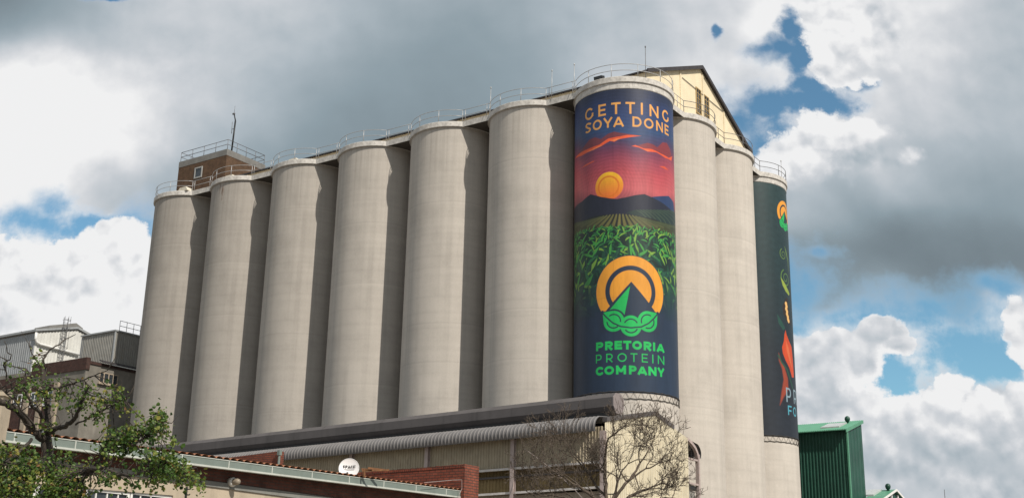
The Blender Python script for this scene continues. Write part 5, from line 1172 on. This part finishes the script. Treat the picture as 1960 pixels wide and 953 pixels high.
Z_ = [(15, 880, 34, 42, 13, -1.3), (55, 895, 36, 44, 13, -1.0), (20, 930, 45, 60, 14, -1.5), (75, 932, 40, 55, 14, -.9), (118, 930, 34, 40, 13, -.8), (150, 943, 24, 22, 12, -1.), (10, 965, 60, 40, 12, -1.4), (110, 965, 50, 36, 12, -1), (-30, 900, 40, 40, 12, -1.6),
      (105, 868, 16, 9, 8, -.4), (135, 866, 14, 9, 9, -.7),
      (205, 848, 24, 24, 12, -1.6), (232, 838, 24, 28, 12, -1.7), (262, 828, 24, 28, 12, -1.8), (287, 812, 22, 26, 12, -1.8), (307, 795, 12, 16, 11, -1.8), (312, 820, 13, 14, 11, -1.8), (332, 850, 11, 9, 8, -1.9), (245, 865, 24, 16, 10, -1.7),
      (290, 882, 24, 26, 12, -2.3), (318, 892, 26, 34, 13, -2.4), (342, 900, 20, 22, 12, -2.4), (305, 918, 20, 18, 12, -2.3), (366, 915, 14, 10, 10, -2.4), (388, 932, 12, 9, 10, -2.4), (342, 925, 10, 7, 9, -2.4), (258, 930, 12, 8, 10, -2.2),
      (200, 915, 18, 14, 10, -1.8), (190, 890, 14, 7, 8, -1.6), (215, 930, 12, 6, 9, -1.9), (165, 890, 12, 6, 8, -1.3)]
for z_ in Z_: zone(z_[0], z_[1], z_[2]*.92, int(z_[3]*(.6 if z_[0] > 160 else .72)), int(z_[4]*1.15), z_[5], tint=(.15, .86))
for z_ in [(66, 722, 18, 8, 7, -.2), (80, 768, 18, 10, 9, .1), (112, 765, 16, 7, 7, -.3), (50, 745, 16, 7, 7, -.5), (65, 690, 12, 5, 6, .4), (108, 730, 14, 4, 6, -.2), (148, 770, 20, 9, 8, -.7), (180, 765, 18, 9, 8, -1.), (205, 752, 14, 7, 7, -1.1), (235, 775, 12, 7, 8, -1.2), (228, 745, 10, 4, 6, -1.2),
           (182, 800, 16, 8, 8, -.9), (20, 715, 20, 5, 5, -.8), (38, 765, 14, 4, 6, -.7), (150, 735, 14, 4, 5, -.6), (90, 815, 12, 6, 8, 0)]: zone(z_[0], z_[1], z_[2], max(3, int(z_[3]*1.15)), z_[4], z_[5], tint=(.3, .86))
for _ in range(110):      # bare twiglets
    s_ = allp[rng.integers(len(allp))]; e_ = s_+np.array([rng.normal()*.25, rng.normal()*.15, min(abs(rng.normal()), 1.5)*.22]); m_ = (s_+e_)/2+rng.normal(size=3)*.05; twl.tube([s_, m_, e_], [.009, .006, .0025], 4)
part('limbs', br, bk, lt, True); part('twigs', twl, bk, lt, True)
me = bpy.data.meshes.new('foliage'); me.from_pydata([tuple(np.array(v)-tb) for v in lv_v], [], lv_f); me.materials.append(leaf_mat())
at = me.attributes.new('tint', 'FLOAT', 'POINT'); at.data.foreach_set('value', np.array(lv_t, np.float32)); me.update()
fo = bpy.data.objects.new('foliage', me); COL.objects.link(fo); fo.parent = lt; fo['kind'] = 'stuff'

BD = 60.0
bb = at_depth(1166, 1200, BD); bb[2] = 0
bt = thing('bare_tree', 'leafless tree with dense fine twigs in front of the shed end', 'tree', tuple(bb), None, False)
def E_(x, y, d=0): return at_depth(x, y, BD+d)
bk2 = bark('pale dry bark', (.042, .032, .024), (.15, .115, .088))
tk = MB(); tree_tubes(tk, [bb, E_(1168, 1100), E_(1168, 1020), E_(1166, 985)], .26, .20, 9, .01); part('trunk', tk, bk2, bt, True)
bl, bf = MB(), MB(); px2m = BD/F_PX*1.05
def grow(p, d, L, r, lev):
    n_ = 4; pts = [p]; dd = d.copy()
    for k_ in range(n_):
        dd = dd+rng.normal(size=3)*.17+np.array([0, 0, .05]); dd /= np.linalg.norm(dd); pts.append(pts[-1]+dd*L/n_)
    (bl if lev < 3 else bf).tube(pts, list(np.linspace(r, r*.62, n_+1)), 6 if lev < 2 else 4)
    if lev >= 7: return
    nb_ = rng.integers(2, 4) if lev < 4 else rng.integers(1, 4)
    for k_ in range(nb_):
        at_ = pts[-1] if k_ < 2 else pts[rng.integers(2, n_+1)]
        ax_ = np.cross(dd, rng.normal(size=3)); ax_ /= np.linalg.norm(ax_); an_ = rng.uniform(.3, .85)
        nd = dd*math.cos(an_)+np.cross(ax_, dd)*math.sin(an_)
        nd[2] += .10; nd /= np.linalg.norm(nd)
        grow(at_, nd, L*rng.uniform(.66, .9), max(r*.60*rng.uniform(.75, 1.05), .0105), lev+1)
    if lev >= 2 and lev < 6:
        for k_ in range(2):
            at_ = pts[rng.integers(1, n_)]; nd = dd+rng.normal(size=3)*.75; nd /= np.linalg.norm(nd); grow(at_, nd, L*.6, max(r*.4, .0095), max(lev+3, 6))
mains = [([E_(1166, 990), E_(1160, 950), E_(1158, 905), E_(1158, 874)], .13, (0, 0, 1), 1.1), ([E_(1166, 985), E_(1180, 948, -.5), E_(1200, 922, -.6)], .12, (.75, -.2, .8), 1.3), ([E_(1167, 990), E_(1205, 950, .5), E_(1236, 937, .6)], .11, (1, .2, .35), .95),
         ([E_(1165, 985), E_(1140, 955, -.4), E_(1115, 935, -.6)], .11, (-1, -.1, .55), 1.25), ([E_(1160, 950), E_(1135, 920, .6), E_(1120, 895, .9)], .09, (-.6, .4, .9), 1.2), ([E_(1165, 990), E_(1110, 965, .5), E_(1075, 950, .8)], .10, (-1, .2, .35), 1.2),
         ([E_(1200, 922, -.6), E_(1214, 905, -.4), E_(1225, 885, -.2)], .085, (.5, .1, .95), 1.15), ([E_(1167, 990), E_(1230, 970, .2), E_(1262, 957, .3)], .09, (.8, .1, .5), .85), ([E_(1166, 985), E_(1175, 945, 1.), E_(1185, 915, 1.6)], .09, (.2, .5, .9), 1.2)]
for pts, r, d, L in mains:
    r *= .62; tree_tubes(bl, pts, r*1.3, r, 7, .02); d = np.array(d, float); d /= np.linalg.norm(d); grow(pts[-1], d, L*.9, r*.85, 1)
    for q_ in pts[1:]: grow(q_, d*.4+rng.normal(size=3)*.6+np.array([0, 0, .3]), L*.7, r*.6, 2)
part('limbs', bl, bk2, bt, True); part('twigs', bf, bk2, bt, True)
